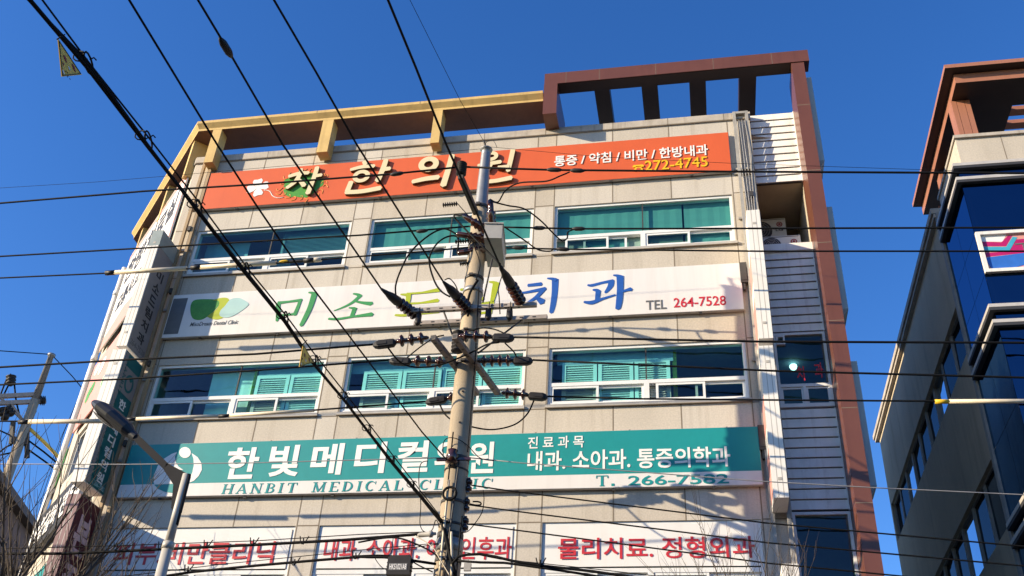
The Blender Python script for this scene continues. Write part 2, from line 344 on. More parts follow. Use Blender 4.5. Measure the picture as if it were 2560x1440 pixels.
BR = {
 '미': [([(.03,.70),(.08,.45),(.10,.20)], [.12,.11,.07]), ([(.02,.72),(.30,.74),(.62,.77)], [.09,.06,.08]), ([(.59,.77),(.56,.55),(.52,.35)], [.08,.09,.10]), ([(.10,.35),(.52,.37)], [.05,.06]), ([(.76,.98),(.86,.96),(.93,.92)], [.03,.07,.10]), ([(.92,.94),(.88,.55),(.80,.22),(.74,.03)], [.15,.13,.12,.09])],
 '소': [([(.46,.99),(.56,.95),(.63,.88)], [.05,.09,.11]), ([(.63,.90),(.48,.66),(.30,.50),(.10,.38)], [.10,.08,.06,.03]), ([(.52,.70),(.72,.62),(.90,.57)], [.05,.10,.15]), ([(.42,.46),(.52,.44),(.57,.40)], [.04,.08,.10]), ([(.55,.42),(.53,.25),(.51,.12)], [.10,.09,.08]), ([(.01,.09),(.20,.06),(.55,.12),(.95,.17)], [.07,.08,.07,.15])],
 '드': [([(.06,.86),(.16,.84),(.24,.80)], [.04,.09,.1]), ([(.2,.87),(.55,.88),(.92,.95)], [.07,.07,.16]), ([(.24,.86),(.25,.66),(.24,.50)], [.12,.11,.10]), ([(.20,.49),(.55,.49),(.92,.55)], [.09,.07,.15]), ([(.0,.08),(.2,.05),(.55,.08),(.97,.14)], [.07,.1,.08,.15])],
 '림': [([(.0,.80),(.25,.81),(.52,.85)], [.07,.07,.09]), ([(.50,.86),(.46,.74),(.43,.64)], [.09,.08,.07]), ([(.03,.62),(.25,.63),(.48,.67)], [.07,.06,.06]), ([(.06,.62),(.07,.52),(.07,.45)], [.09,.08,.07]), ([(.05,.44),(.3,.43),(.62,.49)], [.07,.06,.10]), ([(.74,.99),(.84,.97),(.93,.93)], [.03,.07,.10]), ([(.93,.95),(.90,.70),(.86,.40)], [.17,.15,.10]), ([(.22,.36),(.22,.18),(.24,.02)], [.12,.11,.1]), ([(.22,.34),(.55,.34),(.90,.37)], [.06,.06,.09]), ([(.87,.36),(.84,.18),(.83,.03)], [.11,.11,.1]), ([(.24,.06),(.55,.06),(.84,.08)], [.07,.07,.07])],
 '치': [([(.20,.82),(.38,.83),(.55,.84)], [.08,.09,.10]), ([(.01,.64),(.12,.62),(.40,.66),(.66,.70)], [.04,.06,.08,.10]), ([(.62,.69),(.46,.50),(.30,.38),(.08,.27)], [.11,.10,.07,.03]), ([(.40,.49),(.52,.40),(.60,.33)], [.05,.13,.18]), ([(.70,.99),(.82,.97),(.93,.93)], [.03,.07,.10]), ([(.91,.95),(.91,.60),(.88,.25),(.84,.03)], [.18,.16,.15,.11])],
 '과': [([(.07,.75),(.16,.73),(.38,.79),(.60,.83)], [.04,.08,.07,.09]), ([(.56,.82),(.54,.68),(.44,.50)], [.13,.12,.06]), ([(.18,.60),(.26,.58),(.31,.53)], [.04,.09,.1]), ([(.29,.56),(.28,.42),(.27,.30)], [.11,.1,.09]), ([(.0,.27),(.16,.24),(.38,.33),(.64,.42)], [.05,.11,.07,.04]), ([(.60,.99),(.68,.97),(.76,.93)], [.03,.07,.09]), ([(.74,.95),(.74,.60),(.72,.25),(.69,.03)], [.15,.13,.13,.10]), ([(.78,.50),(.88,.54),(.96,.56)], [.05,.07,.11])],
 '차': [([(.33,.97),(.36,.84)], [.13,.12]), ([(.03,.72),(.30,.80),(.58,.80)], [.13,.15,.14]), ([(.34,.78),(.26,.52),(.05,.30)], [.15,.15,.13]), ([(.34,.58),(.46,.44),(.54,.33)], [.1,.15,.16]), ([(.80,.99),(.77,.6),(.69,.04)], [.15,.15,.17]), ([(.80,.66),(.97,.68)], [.13,.14])],
 '한': [([(.34,.99),(.38,.90)], [.14,.14]), ([(.04,.76),(.30,.82),(.60,.82)], [.10,.12,.12]), ([(.86,.99),(.82,.70),(.74,.36)], [.14,.15,.16]), ([(.86,.70),(.99,.71)], [.14,.13]), ([(.11,.40),(.08,.24),(.06,.12)], [.14,.14,.15]), ([(.02,.09),(.4,.08),(.84,.14)], [.14,.14,.15])],
 '의': [([(.04,.24),(.35,.30),(.66,.32)], [.13,.15,.16]), ([(.93,.97),(.88,.55),(.80,.06)], [.16,.16,.18])],
 '원': [([(.02,.57),(.3,.60),(.62,.63)], [.10,.13,.13]), ([(.36,.60),(.32,.48),(.26,.38)], [.15,.14,.1]), ([(.56,.46),(.70,.46),(.84,.47)], [.12,.13,.12]), ([(.92,.98),(.88,.68),(.83,.34)], [.15,.15,.14]), ([(.16,.30),(.13,.18),(.12,.10)], [.13,.13,.13]), ([(.08,.07),(.5,.07),(.93,.13)], [.13,.13,.15])],
}
RG = {'한': (.33, .54, .21, .19, .105), '의': (.38, .74, .25, .235, .14), '원': (.34, .83, .20, .15, .105)}
def brushglyph(mb, g, x0, x1, yt, yb, Y, th, m=0, ms=None, k=1.0):
    fn = gbox(x0, x1, yt, yb, Y)
    for p, wd in BR[g]: brush(mb, p, [q*k for q in wd], fn, th, m, ms)
    if g in RG:
        cx, cyy, rx, ry, wd = RG[g]; ring(mb, cx, cyy, rx, ry, wd, fn, th+0.002, m, ms)
# serif capitals: strokes (x0,y0,x1,y1,width); bowls as polylines
def serif_word(mb, txt, O, U, Vv, N, th=0.006, m=0, shear=0.16):
    adv = {'H': .95, 'A': .9, 'N': .95, 'B': .8, 'I': .45, 'T': .8, ' ': .75, 'M': 1.1, 'E': .78, 'D': .88, 'C': .85, 'L': .75}
    gap = 0.28; tot = sum(adv[c]+gap for c in txt)-gap
    arc = lambda cx, cy_, rx, ry, a0, a1: [(cx+rx*math.cos(R(a0+(a1-a0)*i/9)), cy_+ry*math.sin(R(a0+(a1-a0)*i/9))) for i in range(10)]
    st, cx = [], 0.0
    for c in txt:
        a = adv[c]; s_ = []
        vert = lambda x, w_=.17: [([(x, 0), (x, 1)], [w_]), ([(x-.16, .025), (x+.16, .025)], [.05]), ([(x-.16, .975), (x+.16, .975)], [.05])]
        if c == 'H': s_ = vert(.18)+vert(a-.18)+[([(.18, .5), (a-.18, .5)], [.06])]
        if c == 'I': s_ = vert(a/2)
        if c == 'N': s_ = vert(.16, .07)+vert(a-.14, .07)+[([(.14, .98), (a-.14, .02)], [.17])]
        if c == 'M': s_ = vert(.16, .07)+vert(a-.18, .16)+[([(.16, .98), (a/2, .05)], [.16]), ([(a/2, .05), (a-.18, .98)], [.06])]
        if c == 'A': s_ = [([(.1, .02), (a/2, 1)], [.06]), ([(a/2-.03, 1), (a-.12, .02)], [.17]), ([(.22, .33), (a-.25, .33)], [.06]), ([(0, .025), (.25, .025)], [.05]), ([(a-.3, .025), (a+.02, .025)], [.05])]
        if c == 'T': s_ = vert(a/2)[:2]+[([(.02, .97), (a-.02, .97)], [.06]), ([(.03, .97), (.03, .75)], [.05]), ([(a-.03, .97), (a-.03, .75)], [.05])]
        if c == 'L': s_ = vert(.2)+[([(.2, .03), (a-.02, .03)], [.06]), ([(a-.03, .03), (a-.03, .27)], [.06])]
        if c == 'E': s_ = vert(.2)+[([(.2, .03), (a-.02, .03)], [.06]), ([(.2, .97), (a-.04, .97)], [.06]), ([(.2, .5), (a-.2, .5)], [.06]), ([(a-.03, .03), (a-.03, .25)], [.05]), ([(a-.05, .97), (a-.05, .77)], [.05])]
        if c == 'D': s_ = vert(.2)+[(arc(.3, .5, a-.4, .47, 90, -90), [.06, .17, .06])]
        if c == 'B': s_ = vert(.2)+[(arc(.35, .74, a-.48, .23, 90, -90), [.06, .15, .06]), (arc(.35, .27, a-.44, .24, 90, -90), [.06, .16, .06])]
        if c == 'C': s_ = [(arc(a/2, .5, a/2-.08, .47, 50, 310), [.06, .17, .06]), ([(a-.08, .68), (a-.08, .97)], [.05])]
        for p, w_ in s_: st.append(([((x+cx+shear*(y-.5))/tot, y) for x, y in p], [q/tot for q in w_]))
        cx += a+gap
    asp = U.length/Vv.length
    for i, (p, w_) in enumerate(st):
        # widths are measured along x; build in metric space
        P = [V(x*U.length, y*Vv.length, 0) for x, y in p]; n = len(P); L, Rr = [], []
        for j in range(n):
            t = j/(n-1)*(len(w_)-1) if len(w_) > 1 else 0; a_ = int(min(t, max(len(w_)-2, 0)))
            wd = w_[0] if len(w_) == 1 else w_[a_]+(w_[a_+1]-w_[a_])*(t-a_); wd *= U.length
            d = (P[min(j+1, n-1)]-P[max(j-1, 0)]).normalized(); q = V(-d.y, d.x, 0)
            L.append(P[j]+q*wd/2); Rr.append(P[j]-q*wd/2)
        mb.prism([O+U.normalized()*v.x+Vv.normalized()*v.y for v in L+Rr[::-1]], N, th+(i % 7)*0.0006, m)
def circ(cx, cy_, rx, ry, n=28, a0=0, a1=360): return [(cx+rx*math.cos(R(a0+(a1-a0)*i/n)), cy_+ry*math.sin(R(a0+(a1-a0)*i/n))) for i in range(n if a1-a0 == 360 else n+1)]

# ================================================================== SETTING
g = MB(); g.face([(-400, -400, 0), (400, -400, 0), (400, 400, 0), (-400, 400, 0)]); tag(g.build('ground', M['paving']), kind='structure')
g = MB(); g.face([(-200, -15.2, .004), (200, -15.2, .004), (200, -5.2, .004), (-200, -5.2, .004)])
tag(g.build('road', M['asphalt']), kind='structure')
g = MB()
for i in range(-30, 30): g.face([(i*6, -10.3, .008), (i*6+3, -10.3, .008), (i*6+3, -10.15, .008), (i*6, -10.15, .008)])
tag(g.build('road_marking', M['line']), kind='structure')
g = MB(); g.box(-200, 200, -5.2, -0.7, -.05, .14); tag(g.build('pavement', M['paving']), kind='structure')
g = MB(); g.box(-200, 200, -19.5, -15.2, -.05, .14); tag(g.build('pavement', M['paving']), kind='structure')

# ================================================================== MAIN BUILDING
B = thing('clinic_building', 'beige granite clinic building with yellow roof canopy and three wide shop signs across its front', 'building', (-5, 0, 0))
XW = [(-10.84, -7.21), (-6.76, -3.18), (-2.73, .93)]
ROWS = {'A': (13.95, 15.17), 'B': (10.43, 11.67), 'C': (6.1, 8.17)}
def wall_grid(mb, O, U, N, L, z0, z1, holes, rev=.2, m=0, cuts=(), pick=None):
    """wall in the plane O + U*s, with rectangular holes (s0, s1, z0, z1) and reveals going back along -N"""
    ss = sorted({0, L, *cuts, *[h[0] for h in holes], *[h[1] for h in holes]}); zz = sorted({z0, z1, *[h[2] for h in holes], *[h[3] for h in holes]})
    P = lambda s, z, d=0: O+U*s+V(0, 0, z)-N*d
    for i in range(len(ss)-1):
        for j in range(len(zz)-1):
            cs, cz = (ss[i]+ss[i+1])/2, (zz[j]+zz[j+1])/2
            if any(h[0] < cs < h[1] and h[2] < cz < h[3] for h in holes): continue
            mb.face([P(ss[i], zz[j]), P(ss[i+1], zz[j]), P(ss[i+1], zz[j+1]), P(ss[i], zz[j+1])], pick() if pick else m)
    for (a, b, c, d) in holes:
        for q in (((a, c), (b, c)), ((b, c), (b, d)), ((b, d), (a, d)), ((a, d), (a, c))):
            mb.face([P(*q[0]), P(*q[1]), P(*q[1], rev), P(*q[0], rev)], m)
X0, X1 = -11.4, 1.44
wb = MB()
holes = [(x0-X0, x1-X0, *ROWS[r]) for r in ROWS for x0, x1 in XW]
rp_ = random.Random(4)
wall_grid(wb, V(X0, 0, 0), V(1, 0, 0), NF, X1-X0, 0, 17.22, holes, cuts=[x0-X0+(x1-x0)*t for x0, x1 in XW for t in (1/3, 2/3)], pick=lambda: rp_.choice((0, 0, 2, 3)))
# chamfer, left, back and right walls
CU = V(-.7071, .7071, 0); CN = V(-.7071, -.7071, 0); CL = 4.95
ch = [(.7, 4.2, 13.95, 15.17), (.7, 4.2, 10.43, 11.67), (.7, 4.2, 6.6, 8.1)]
wall_grid(wb, V(X0, 0, 0), CU, CN, CL, 0, 17.22, ch)
CE = V(X0, 0, 0)+CU*CL
wb.face([CE, CE+V(0, 10.5, 0), CE+V(0, 10.5, 17.22), CE+V(0, 0, 17.22)])
wb.face([CE+V(0, 10.5, 0), (2.62, 14, 0), (2.62, 14, 16.78), CE+V(0, 10.5, 16.78)])
wb.face([(2.62, 14, 0), (2.62, .2, 0), (2.62, .2, 17.22), (2.62, 6.1, 17.22), (2.62, 6.1, 16.78), (2.62, 14, 16.78)])
wb.face([(X0, .01, 16.75), (1.44, .01, 16.75), (2.6, .3, 16.75), (2.6, 13.9, 16.75), CE+V(.02, 10.4, 16.75), CE+V(.02, 0, 16.75)])
wb.box(1.24, 1.44, 0.001, .2, 0, 17.2)
# panel joints (a hair proud of the stone)
jw = .011
def vj(x, z0, z1): wb.face([(x-jw, -.002, z0), (x+jw, -.002, z0), (x+jw, -.002, z1), (x-jw, -.002, z1)], 1)
def hj(x0, x1, z): wb.face([(x0, -.003, z-jw), (x1, -.003, z-jw), (x1, -.003, z+jw), (x0, -.003, z+jw)], 1)
bands = [(0, 6.1), (8.17, 10.43), (11.67, 13.95), (15.17, 17.2)]
for z0, z1 in bands:
    for x0, x1 in XW:
        for t in (1/3, 2/3): vj(x0+(x1-x0)*t, z0, z1)
for x in (-10.86, -7.19, -6.78, -3.16, -2.75, .96):
    vj(x, 0, 17.2)
for z in (6.1, 8.17, 10.36, 11.70, 13.88, 15.2):
    for a, b in ((X0, -10.9), (-7.19, -6.78), (-3.16, -2.75), (.96, X1)): hj(a, b, z)
wb.build('wall', [M['stone'], M['joint'], M['stone_pale'], M['stone_warm']], B)
cp = MB()
cp.box(X0-.02, 1.46, -.035, .25, 17.225, 17.42)
cp.obox(V(X0, 0, 17.3225)+CU*CL/2-CN*.1, CU*CL/2, CN*.135, V(0, 0, .0975))
for x in (-9.6, -8.4, -7.0, -5.6, -4.4, -3.0, -1.5, -.3, .9):
    cp.face([(x-.008, -.037, 17.23), (x+.008, -.037, 17.23), (x+.008, -.037, 17.42), (x-.008, -.037, 17.42)], 1)
cp.face([(X0, -.037, 17.224), (1.44, -.037, 17.224), (1.44, -.037, 17.245), (X0, -.037, 17.245)], 1)
cp.build('coping', [M['coping'], M['joint']], B)

# ---- rooms behind the windows
rm = MB()
for z0, z1 in ((5.3, 8.35), (9.2, 11.85), (12.6, 15.35)):
    for a, b in ((-11.0, -6.98), (-6.97, -2.96), (-2.95, 1.2)):
        rm.face([(a, 4, z0), (b, 4, z0), (b, 4, z1), (a, 4, z1)]); rm.face([(a, .25, z1), (b, .25, z1), (b, 4, z1), (a, 4, z1)])
        rm.face([(a, .25, z0), (b, .25, z0), (b, 4, z0), (a, 4, z0)])
        rm.face([(a, .25, z0), (a, 4, z0), (a, 4, z1), (a, .25, z1)]); rm.face([(b, .25, z0), (b, 4, z0), (b, 4, z1), (b, .25, z1)])
rm.build('interior_room', M['room'], B)

# ---- windows
def bars(mb, x0, x1, z0, z1, w_, y0, y1, m=0):
    mb.box(x0, x1, y0, y1, z0, z0+w_, m); mb.box(x0, x1, y0, y1, z1-w_, z1, m)
    mb.box(x0, x0+w_, y0, y1, z0+w_, z1-w_, m); mb.box(x1-w_, x1, y0, y1, z0+w_, z1-w_, m)
def window(x0, x1, z0, z1, zt, gl='winglass', opens=()):
    f = MB(); e = .003
    bars(f, x0+e, x1-e, z0+e, z1-e, .055, .03, .15)
    f.box(x0+.058, x1-.058, .035, .145, zt-.035, zt+.04)
    xm = (x0+x1)/2
    f.box(xm-.05, xm+.05, .032, .148, z0+.058, zt-.035)
    f.box(xm-.012, xm+.012, .055, .09, zt+.04, z1-.058, 1)
    fo = f.build('window', [M['white'], M['iron']], B)
    for a, b in ((x0+.058, xm-.012), (xm+.012, x1-.058)):
        p = MB(); p.face([(a, .07, zt+.04), (b, .07, zt+.04), (b, .07, z1-.058), (a, .07, z1-.058)]); p.build('pane', M[gl], fo)
    k = 0
    for a, b in ((x0+.058, xm-.05), (xm+.05, x1-.058)):
        c = (a+b)/2
        for q, (s0, s1, y) in enumerate(((a, c+.03, .045), (c-.03, b, .085))):
            if k in opens:
                d = opens[k]; s0 += d; s1 += d
            h = MB(); bars(h, s0, s1, z0+.06, zt-.037, .045, y, y+.035)
            h.face([(s0+.045, y+.012, z0+.105), (s1-.045, y+.012, z0+.105), (s1-.045, y+.012, zt-.082), (s0+.045, y+.012, zt-.082)], 1)
            h.build('sash', [M['white'], M['dimglass'] if (k % 2 == 0) else M[gl]], fo); k += 1
    s = MB(); s.box(x0-.03, x1+.03, -.045, .03, z0-.06, z0-.003); s.box(x0-.03, x1+.03, -.05, -.02, z0-.075, z0-.061, 1)
    s.build('sill', [M['signedge'], M['joint']], fo)
    return fo
def cloth(fo, x0, x1, z0, z1, y=.158, m='shade'):
    b = MB(); n = max(1, int((x1-x0)/.12))
    for i in range(n):
        a0 = x0+(x1-x0)*i/n; a1 = x0+(x1-x0)*(i+1)/n
        b.face([(a0, y+.006*(i % 2), z0), (a1, y+.006*((i+1) % 2), z0), (a1, y+.006*((i+1) % 2), z1), (a0, y+.006*(i % 2), z1)])
    return b.build('blind', M[m], fo)
def venetian(fo, x0, x1, z0, z1, m='slate'):
    b = MB(); n = int((z1-z0)/.035)
    for i in range(n):
        z = z0+i*.035; b.face([(x0, .19, z), (x1, .19, z), (x1, .215, z+.028), (x0, .215, z+.028)])
    b.face([(x0, .23, z0), (x1, .23, z0), (x1, .23, z1), (x0, .23, z1)])
    return b.build('blind', M[m], fo)
def shutters(fo, x0, x1, z0, z1, n):
    wdt = (x1-x0)/n
    for i in range(n):
        b = MB(); a = x0+i*wdt+.012; c = a+wdt-.024
        bars(b, a, c, z0, z1, .07, .155, .185)
        k = int((z1-z0-.14)/.048)
        for j in range(k):
            z = z0+.07+j*.048
            b.face([(a+.07, .153, z), (c-.07, .153, z), (c-.07, .185, z+.04), (a+.07, .185, z+.04)])
        b.face([(a+.07, .19, z0+.07), (c-.07, .19, z0+.07), (c-.07, .19, z1-.07), (a+.07, .19, z1-.07)])
        b.build('shutter', M['shutter'], fo)
wA = [window(*XW[i], *ROWS['A'], 14.36, opens=o) for i, o in enumerate(({}, {}, {0: .18, 1: -.28}))]
cloth(wA[1], -6.72, -3.2, 14.0, 15.16); cloth(wA[2], -2.70, -.1, 14.0, 15.16); cloth(wA[2], -.06, .9, 14.0, 15.16, y=.168)
venetian(wA[0], -8.85, -7.25, 14.35, 15.16); cloth(wA[0], -10.8, -9.75, 14.35, 15.16, m='slate', y=.45); cloth(wA[0], -9.7, -8.9, 14.4, 15.16, m='slate', y=.9)
wB = [window(*XW[i], *ROWS['B'], 10.88, opens=o) for i, o in enumerate(({0: 0}, {}, {2: .12}))]
cloth(wB[0], -9.75, -8.75, 10.45, 11.66, y=.3, m='shutter')
shutters(wB[0], -8.7, -7.25, 10.5, 11.42, 2); shutters(wB[1], -6.45, -3.22, 10.5, 11.42, 4); shutters(wB[2], -2.5, -.45, 10.5, 11.42, 3)
cloth(wB[1], -6.72, -3.2, 11.40, 11.66, y=.21, m='slate'); cloth(wB[2], -2.6, -.4, 11.40, 11.66, y=.21, m='slate'); cloth(wB[0], -8.7, -7.2, 11.40, 11.66, y=.21, m='slate')
b = MB(); b.box(-.42, -.34, .25, .32, 10.45, 11.66); b.build('blind', M['lime'], wB[2])
b = MB(); b.box(-8.80, -8.74, .22, .28, 10.45, 11.66); b.build('blind', M['lime'], wB[0])
wC = [window(*XW[i], *ROWS['C'], 7.33) for i in range(3)]
for cw, p in ((wA[0], (640, 622)), (wA[0], (760, 616))):
    q = at(*p, 1.6); l = MB(); l.lathe(q, q+V(0, 0, -.03), [(0, .07), (1, .06)], 12); l.build('ceiling_lamp', M['lamplit'], B)
# chamfer windows
for s0, s1, z0, z1 in ch:
    f = MB(); O = V(X0, 0, 0)+CU*s0-CN*.1; L = s1-s0
    for a, c, d, e_ in ((0, L, 0, .06), (0, L, z1-z0-.06, z1-z0), (0, .06, .06, z1-z0-.06), (L-.06, L, .06, z1-z0-.06), (L/2-.04, L/2+.04, .06, z1-z0-.06)):
        f.obox(O+CU*((a+c)/2)+V(0, 0, z0+(d+e_)/2), CU*((c-a)/2), CN*.04, V(0, 0, (e_-d)/2))
    fo = f.build('window', M['white'], B)
    p = MB(); p.obox(O+CU*L/2+V(0, 0, (z0+z1)/2)-CN*.05, CU*(L/2), CN*.004, V(0, 0, (z1-z0)/2)); p.build('pane', M['sideglass'], fo)
    p = MB(); p.obox(O+CU*L/2+V(0, 0, (z0+z1)/2)-CN*.3, CU*(L/2), CN*.004, V(0, 0, (z1-z0)/2)); p.build('blind', M['slate'], fo)

# ---- yellow roof canopy, swept along the front and the chamfer
def sweep(mb, path, prof, mats_):
    """path: list of (x, y) of the outer edge; prof: list of (inset, z); quads between them"""
    n = len(path); P = [V(*p, 0) for p in path]; offs = []
    for i in range(n):
        ds = []
        if i > 0: ds.append((P[i]-P[i-1]).normalized())
        if i < n-1: ds.append((P[i+1]-P[i]).normalized())
        ns = [V(d.y, -d.x, 0) for d in ds]
        if len(ns) == 2:
            bis = (ns[0]+ns[1]).normalized(); offs.append(bis/bis.dot(ns[0]))
        else: offs.append(ns[0])
    k = len(prof)
    for i in range(n-1):
        for j in range(k):
            a, b = prof[j], prof[(j+1) % k]
            q = lambda ii, pr: P[ii]+offs[ii]*pr[0]+V(0, 0, pr[1])
            mb.face([q(i, a), q(i+1, a), q(i+1, b), q(i, b)], mats_[j])
    for i in (0, n-1): mb.face([P[i]+offs[i]*p[0]+V(0, 0, p[1]) for p in prof], 0)
YC = -.42
cn = MB()
cA, cB = V(-3.04, YC, 0), V(-11.42, YC, 0); cC = atz(330, 580, 18.2)
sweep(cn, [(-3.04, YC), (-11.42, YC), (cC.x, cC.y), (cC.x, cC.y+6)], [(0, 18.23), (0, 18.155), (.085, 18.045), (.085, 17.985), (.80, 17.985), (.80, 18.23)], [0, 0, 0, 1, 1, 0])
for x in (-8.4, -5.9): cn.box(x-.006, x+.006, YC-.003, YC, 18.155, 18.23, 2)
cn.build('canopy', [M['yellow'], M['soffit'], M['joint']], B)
def post(x0, x1, y0, y1, z0):
    p = MB(); p.box(x0, x1, y0, y1, z0, 17.985); p.build('canopy_post', M['yellow'], B)
post(-8.24, -7.98, YC+.087, .0-.04, 16.98); post(-5.56, -5.36, YC+.087, -.04, 16.98); post(-11.0, -10.78, YC+.087, -.04, 16.95)
cd_ = (V(cC.x, cC.y, 0)-V(-11.42, YC, 0)).normalized(); cnn = V(cd_.y, -cd_.x, 0)*-1
for s in (.45, 2.55, 4.75):
    p = MB(); c = V(-11.42, YC, 0)+cd_*s+V(cd_.y, -cd_.x, 0)*.33+V(0, 0, 17.43)
    if s < 1: c += V(-.05, 0, 0)
    p.obox(c, cd_*.09, cnn*.17, V(0, 0, .55)); p.build('canopy_post', M['yellow'], B)

# ---- brown roof frame with rafters, and the brown corner pier
fr = MB(); FY = -.55
fr.box(-2.99, 2.77, FY, -.22, 18.28, 18.62)
for x in (-1.75, -.5, .75, 2.0, -2.5): fr.face([(x-.004, FY-.002, 18.28), (x+.004, FY-.002, 18.28), (x+.004, FY-.002, 18.62), (x-.004, FY-.002, 18.62)], 1)
fr.box(-2.68, 2.38, FY+.02, -.225, 18.268, 18.279, 2); fr.build('roof_frame', [M['brown'], M['joint'], M['shadebrown']], B)  # thin dark sheet paints the shade under the beam
l = MB(); l.box(-2.995, -2.69, FY-.003, .75, 17.36, 18.277); l.build('roof_frame_leg', M['brown'], B)
for a, c in ((1485, 1523), (1604, 1644), (1724, 1765), (1848, 1890)):
    xa = atz(a, 222, 18.28).x; xc = atz(c, 222, 18.28).x
    r_ = MB(); r_.box(xa, xc, -.217, 3.4, 18.283, 18.6); r_.build('rafter', M['shadebrown'], B)
r_ = MB(); r_.box(-2.6, 2.6, 3.4, 3.7, 18.28, 18.6); r_.build('rafter', M['shadebrown'], B)
pr = MB(); pr.box(2.39, 2.655, FY+.02, .19, 0, 18.277)
for z in (17.0, 15.2, 13.4, 11.65, 9.9, 8.2): pr.face([(2.39, FY+.018, z), (2.655, FY+.018, z), (2.655, FY+.018, z+.012), (2.39, FY+.018, z+.012)], 1)
pr.build('pier', [M['brown'], M['joint']], B)
fn_ = MB(); fn_.box(2.5, 2.655, .19, 2.6, 17.22, 18.277); fn_.build('roof_frame_leg', M['brown'], B)

# ---- right bay: metal siding, windows, recess
SX0, SX1, SY = 1.442, 2.388, .12
def siding(z0, z1, n):
    s = MB(); h = (z1-z0)/n
    for i in range(n):
        a = z0+i*h
        s.obox(V((SX0+SX1-.02)/2, SY+.03, a+.014+(h-.014)/2), V((SX1-SX0-.02)/2, 0, 0), V(0, .02, 0), V(0, .014, (h-.014)/2))
        s.box(SX0, SX1-.021, SY+.02, SY+.07, a-.003, a+.014, 1)  # dark strip paints the shadow gap between boards
    s.box(SX1-.02, SX1, SY-.01, SY+.05, z0, z1)
    s.build('siding', [M['siding'], M['iron']], B)
siding(15.5, 17.46, 10); siding(11.86, 13.72, 10); siding(8.36, 10.26, 10); siding(2.0, 6.4, 22)
lg = MB(); lg.box(SX0, SX1, SY-.03, .3, 13.725, 13.90); lg.build('ledge', M['siding'], B)
rc = MB()
rc.face([(1.3, 2.0, 13.9), (2.6, 2.0, 13.9), (2.6, 2.0, 15.6), (1.3, 2.0, 15.6)])
rc.face([(1.3, .2, 15.52), (2.6, .2, 15.52), (2.6, 2.0, 15.52), (1.3, 2.0, 15.52)])
rc.face([(1.3, .2, 13.89), (2.6, .2, 13.89), (2.6, 2.0, 13.89), (1.3, 2.0, 13.89)])
rc.face([(1.3, .2, 13.9), (1.3, 2, 13.9), (1.3, 2, 15.6), (1.3, .2, 15.6)]); rc.face([(2.387, .195, 13.9), (2.387, 2, 13.9), (2.387, 2, 15.6), (2.387, .195, 15.6)])
rc.build('recess_lining', M['recess'], B)
def baywin(z0, z1, zt, vent):
    f = MB(); bars(f, SX0+.004, SX1-.004, z0, z1, .05, SY-.01, SY+.1)
    f.box(SX0+.054, SX1-.054, SY-.005, SY+.09, zt-.03, zt+.03)
    f.box(1.88, 1.93, SY-.004, SY+.085, z0+.05, zt-.03)
    if vent: bars(f, SX0+.058, 1.66, z1-.25, z1-.054, .035, SY-.02, SY+.06)
    fo = f.build('window', M['white'], B)
    p = MB(); p.face([(SX0+.054, SY+.035, zt+.03), (SX1-.054, SY+.035, zt+.03), (SX1-.054, SY+.035, z1-.05), (SX0+.054, SY+.035, z1-.05)]); p.build('pane', M['dimglass'], fo)
    for a, c in ((SX0+.054, 1.88), (1.93, SX1-.054)):
        h = MB(); bars(h, a, c, z0+.052, zt-.032, .035, SY+.02, SY+.05); h.face([(a+.035, SY+.03, z0+.087), (c-.035, SY+.03, z0+.087), (c-.035, SY+.03, zt-.067), (a+.035, SY+.03, zt-.067)], 1)
        h.build('sash', [M['white'], M['dimglass']], fo)
    i = MB(); i.face([(1.35, 2.2, z0-.3), (2.6, 2.2, z0-.3), (2.6, 2.2, z1+.3), (1.35, 2.2, z1+.3)]); i.face([(1.35, .3, z1+.1), (2.6, .3, z1+.1), (2.6, 2.2, z1+.1), (1.35, 2.2, z1+.1)])
    i.face([(1.35, .25, z0-.3), (1.35, 2.2, z0-.3), (1.35, 2.2, z1+.3), (1.35, .25, z1+.3)]); i.face([(2.55, .25, z0-.3), (2.55, 2.2, z0-.3), (2.55, 2.2, z1+.3), (2.55, .25, z1+.3)])
    i.build('interior_room', M['slate'], B); return fo
bw = baywin(10.29, 11.84, 10.73, True); bw2 = baywin(6.45, 8.33, 6.9, False)
lt = MB(); put(lt, '치', V(1.80, SY+.034, 10.84), V(.14, 0, 0), V(0, 0, .30), NF, th=.004); lt.build('lettering', M['red'], bw); lt = MB(); put(lt, '과', V(2.12, SY+.034, 10.88), V(.15, 0, 0), V(0, 0, .32), NF, th=.004)
lt.build('lettering', M['red'], bw)
q = at(1983, 916, 1.4); l = MB(); l.lathe(q, q+V(0, -.02, -.05), [(0, .075), (1, .06)], 14); l.build('ceiling_lamp', M['lamplit'], B)

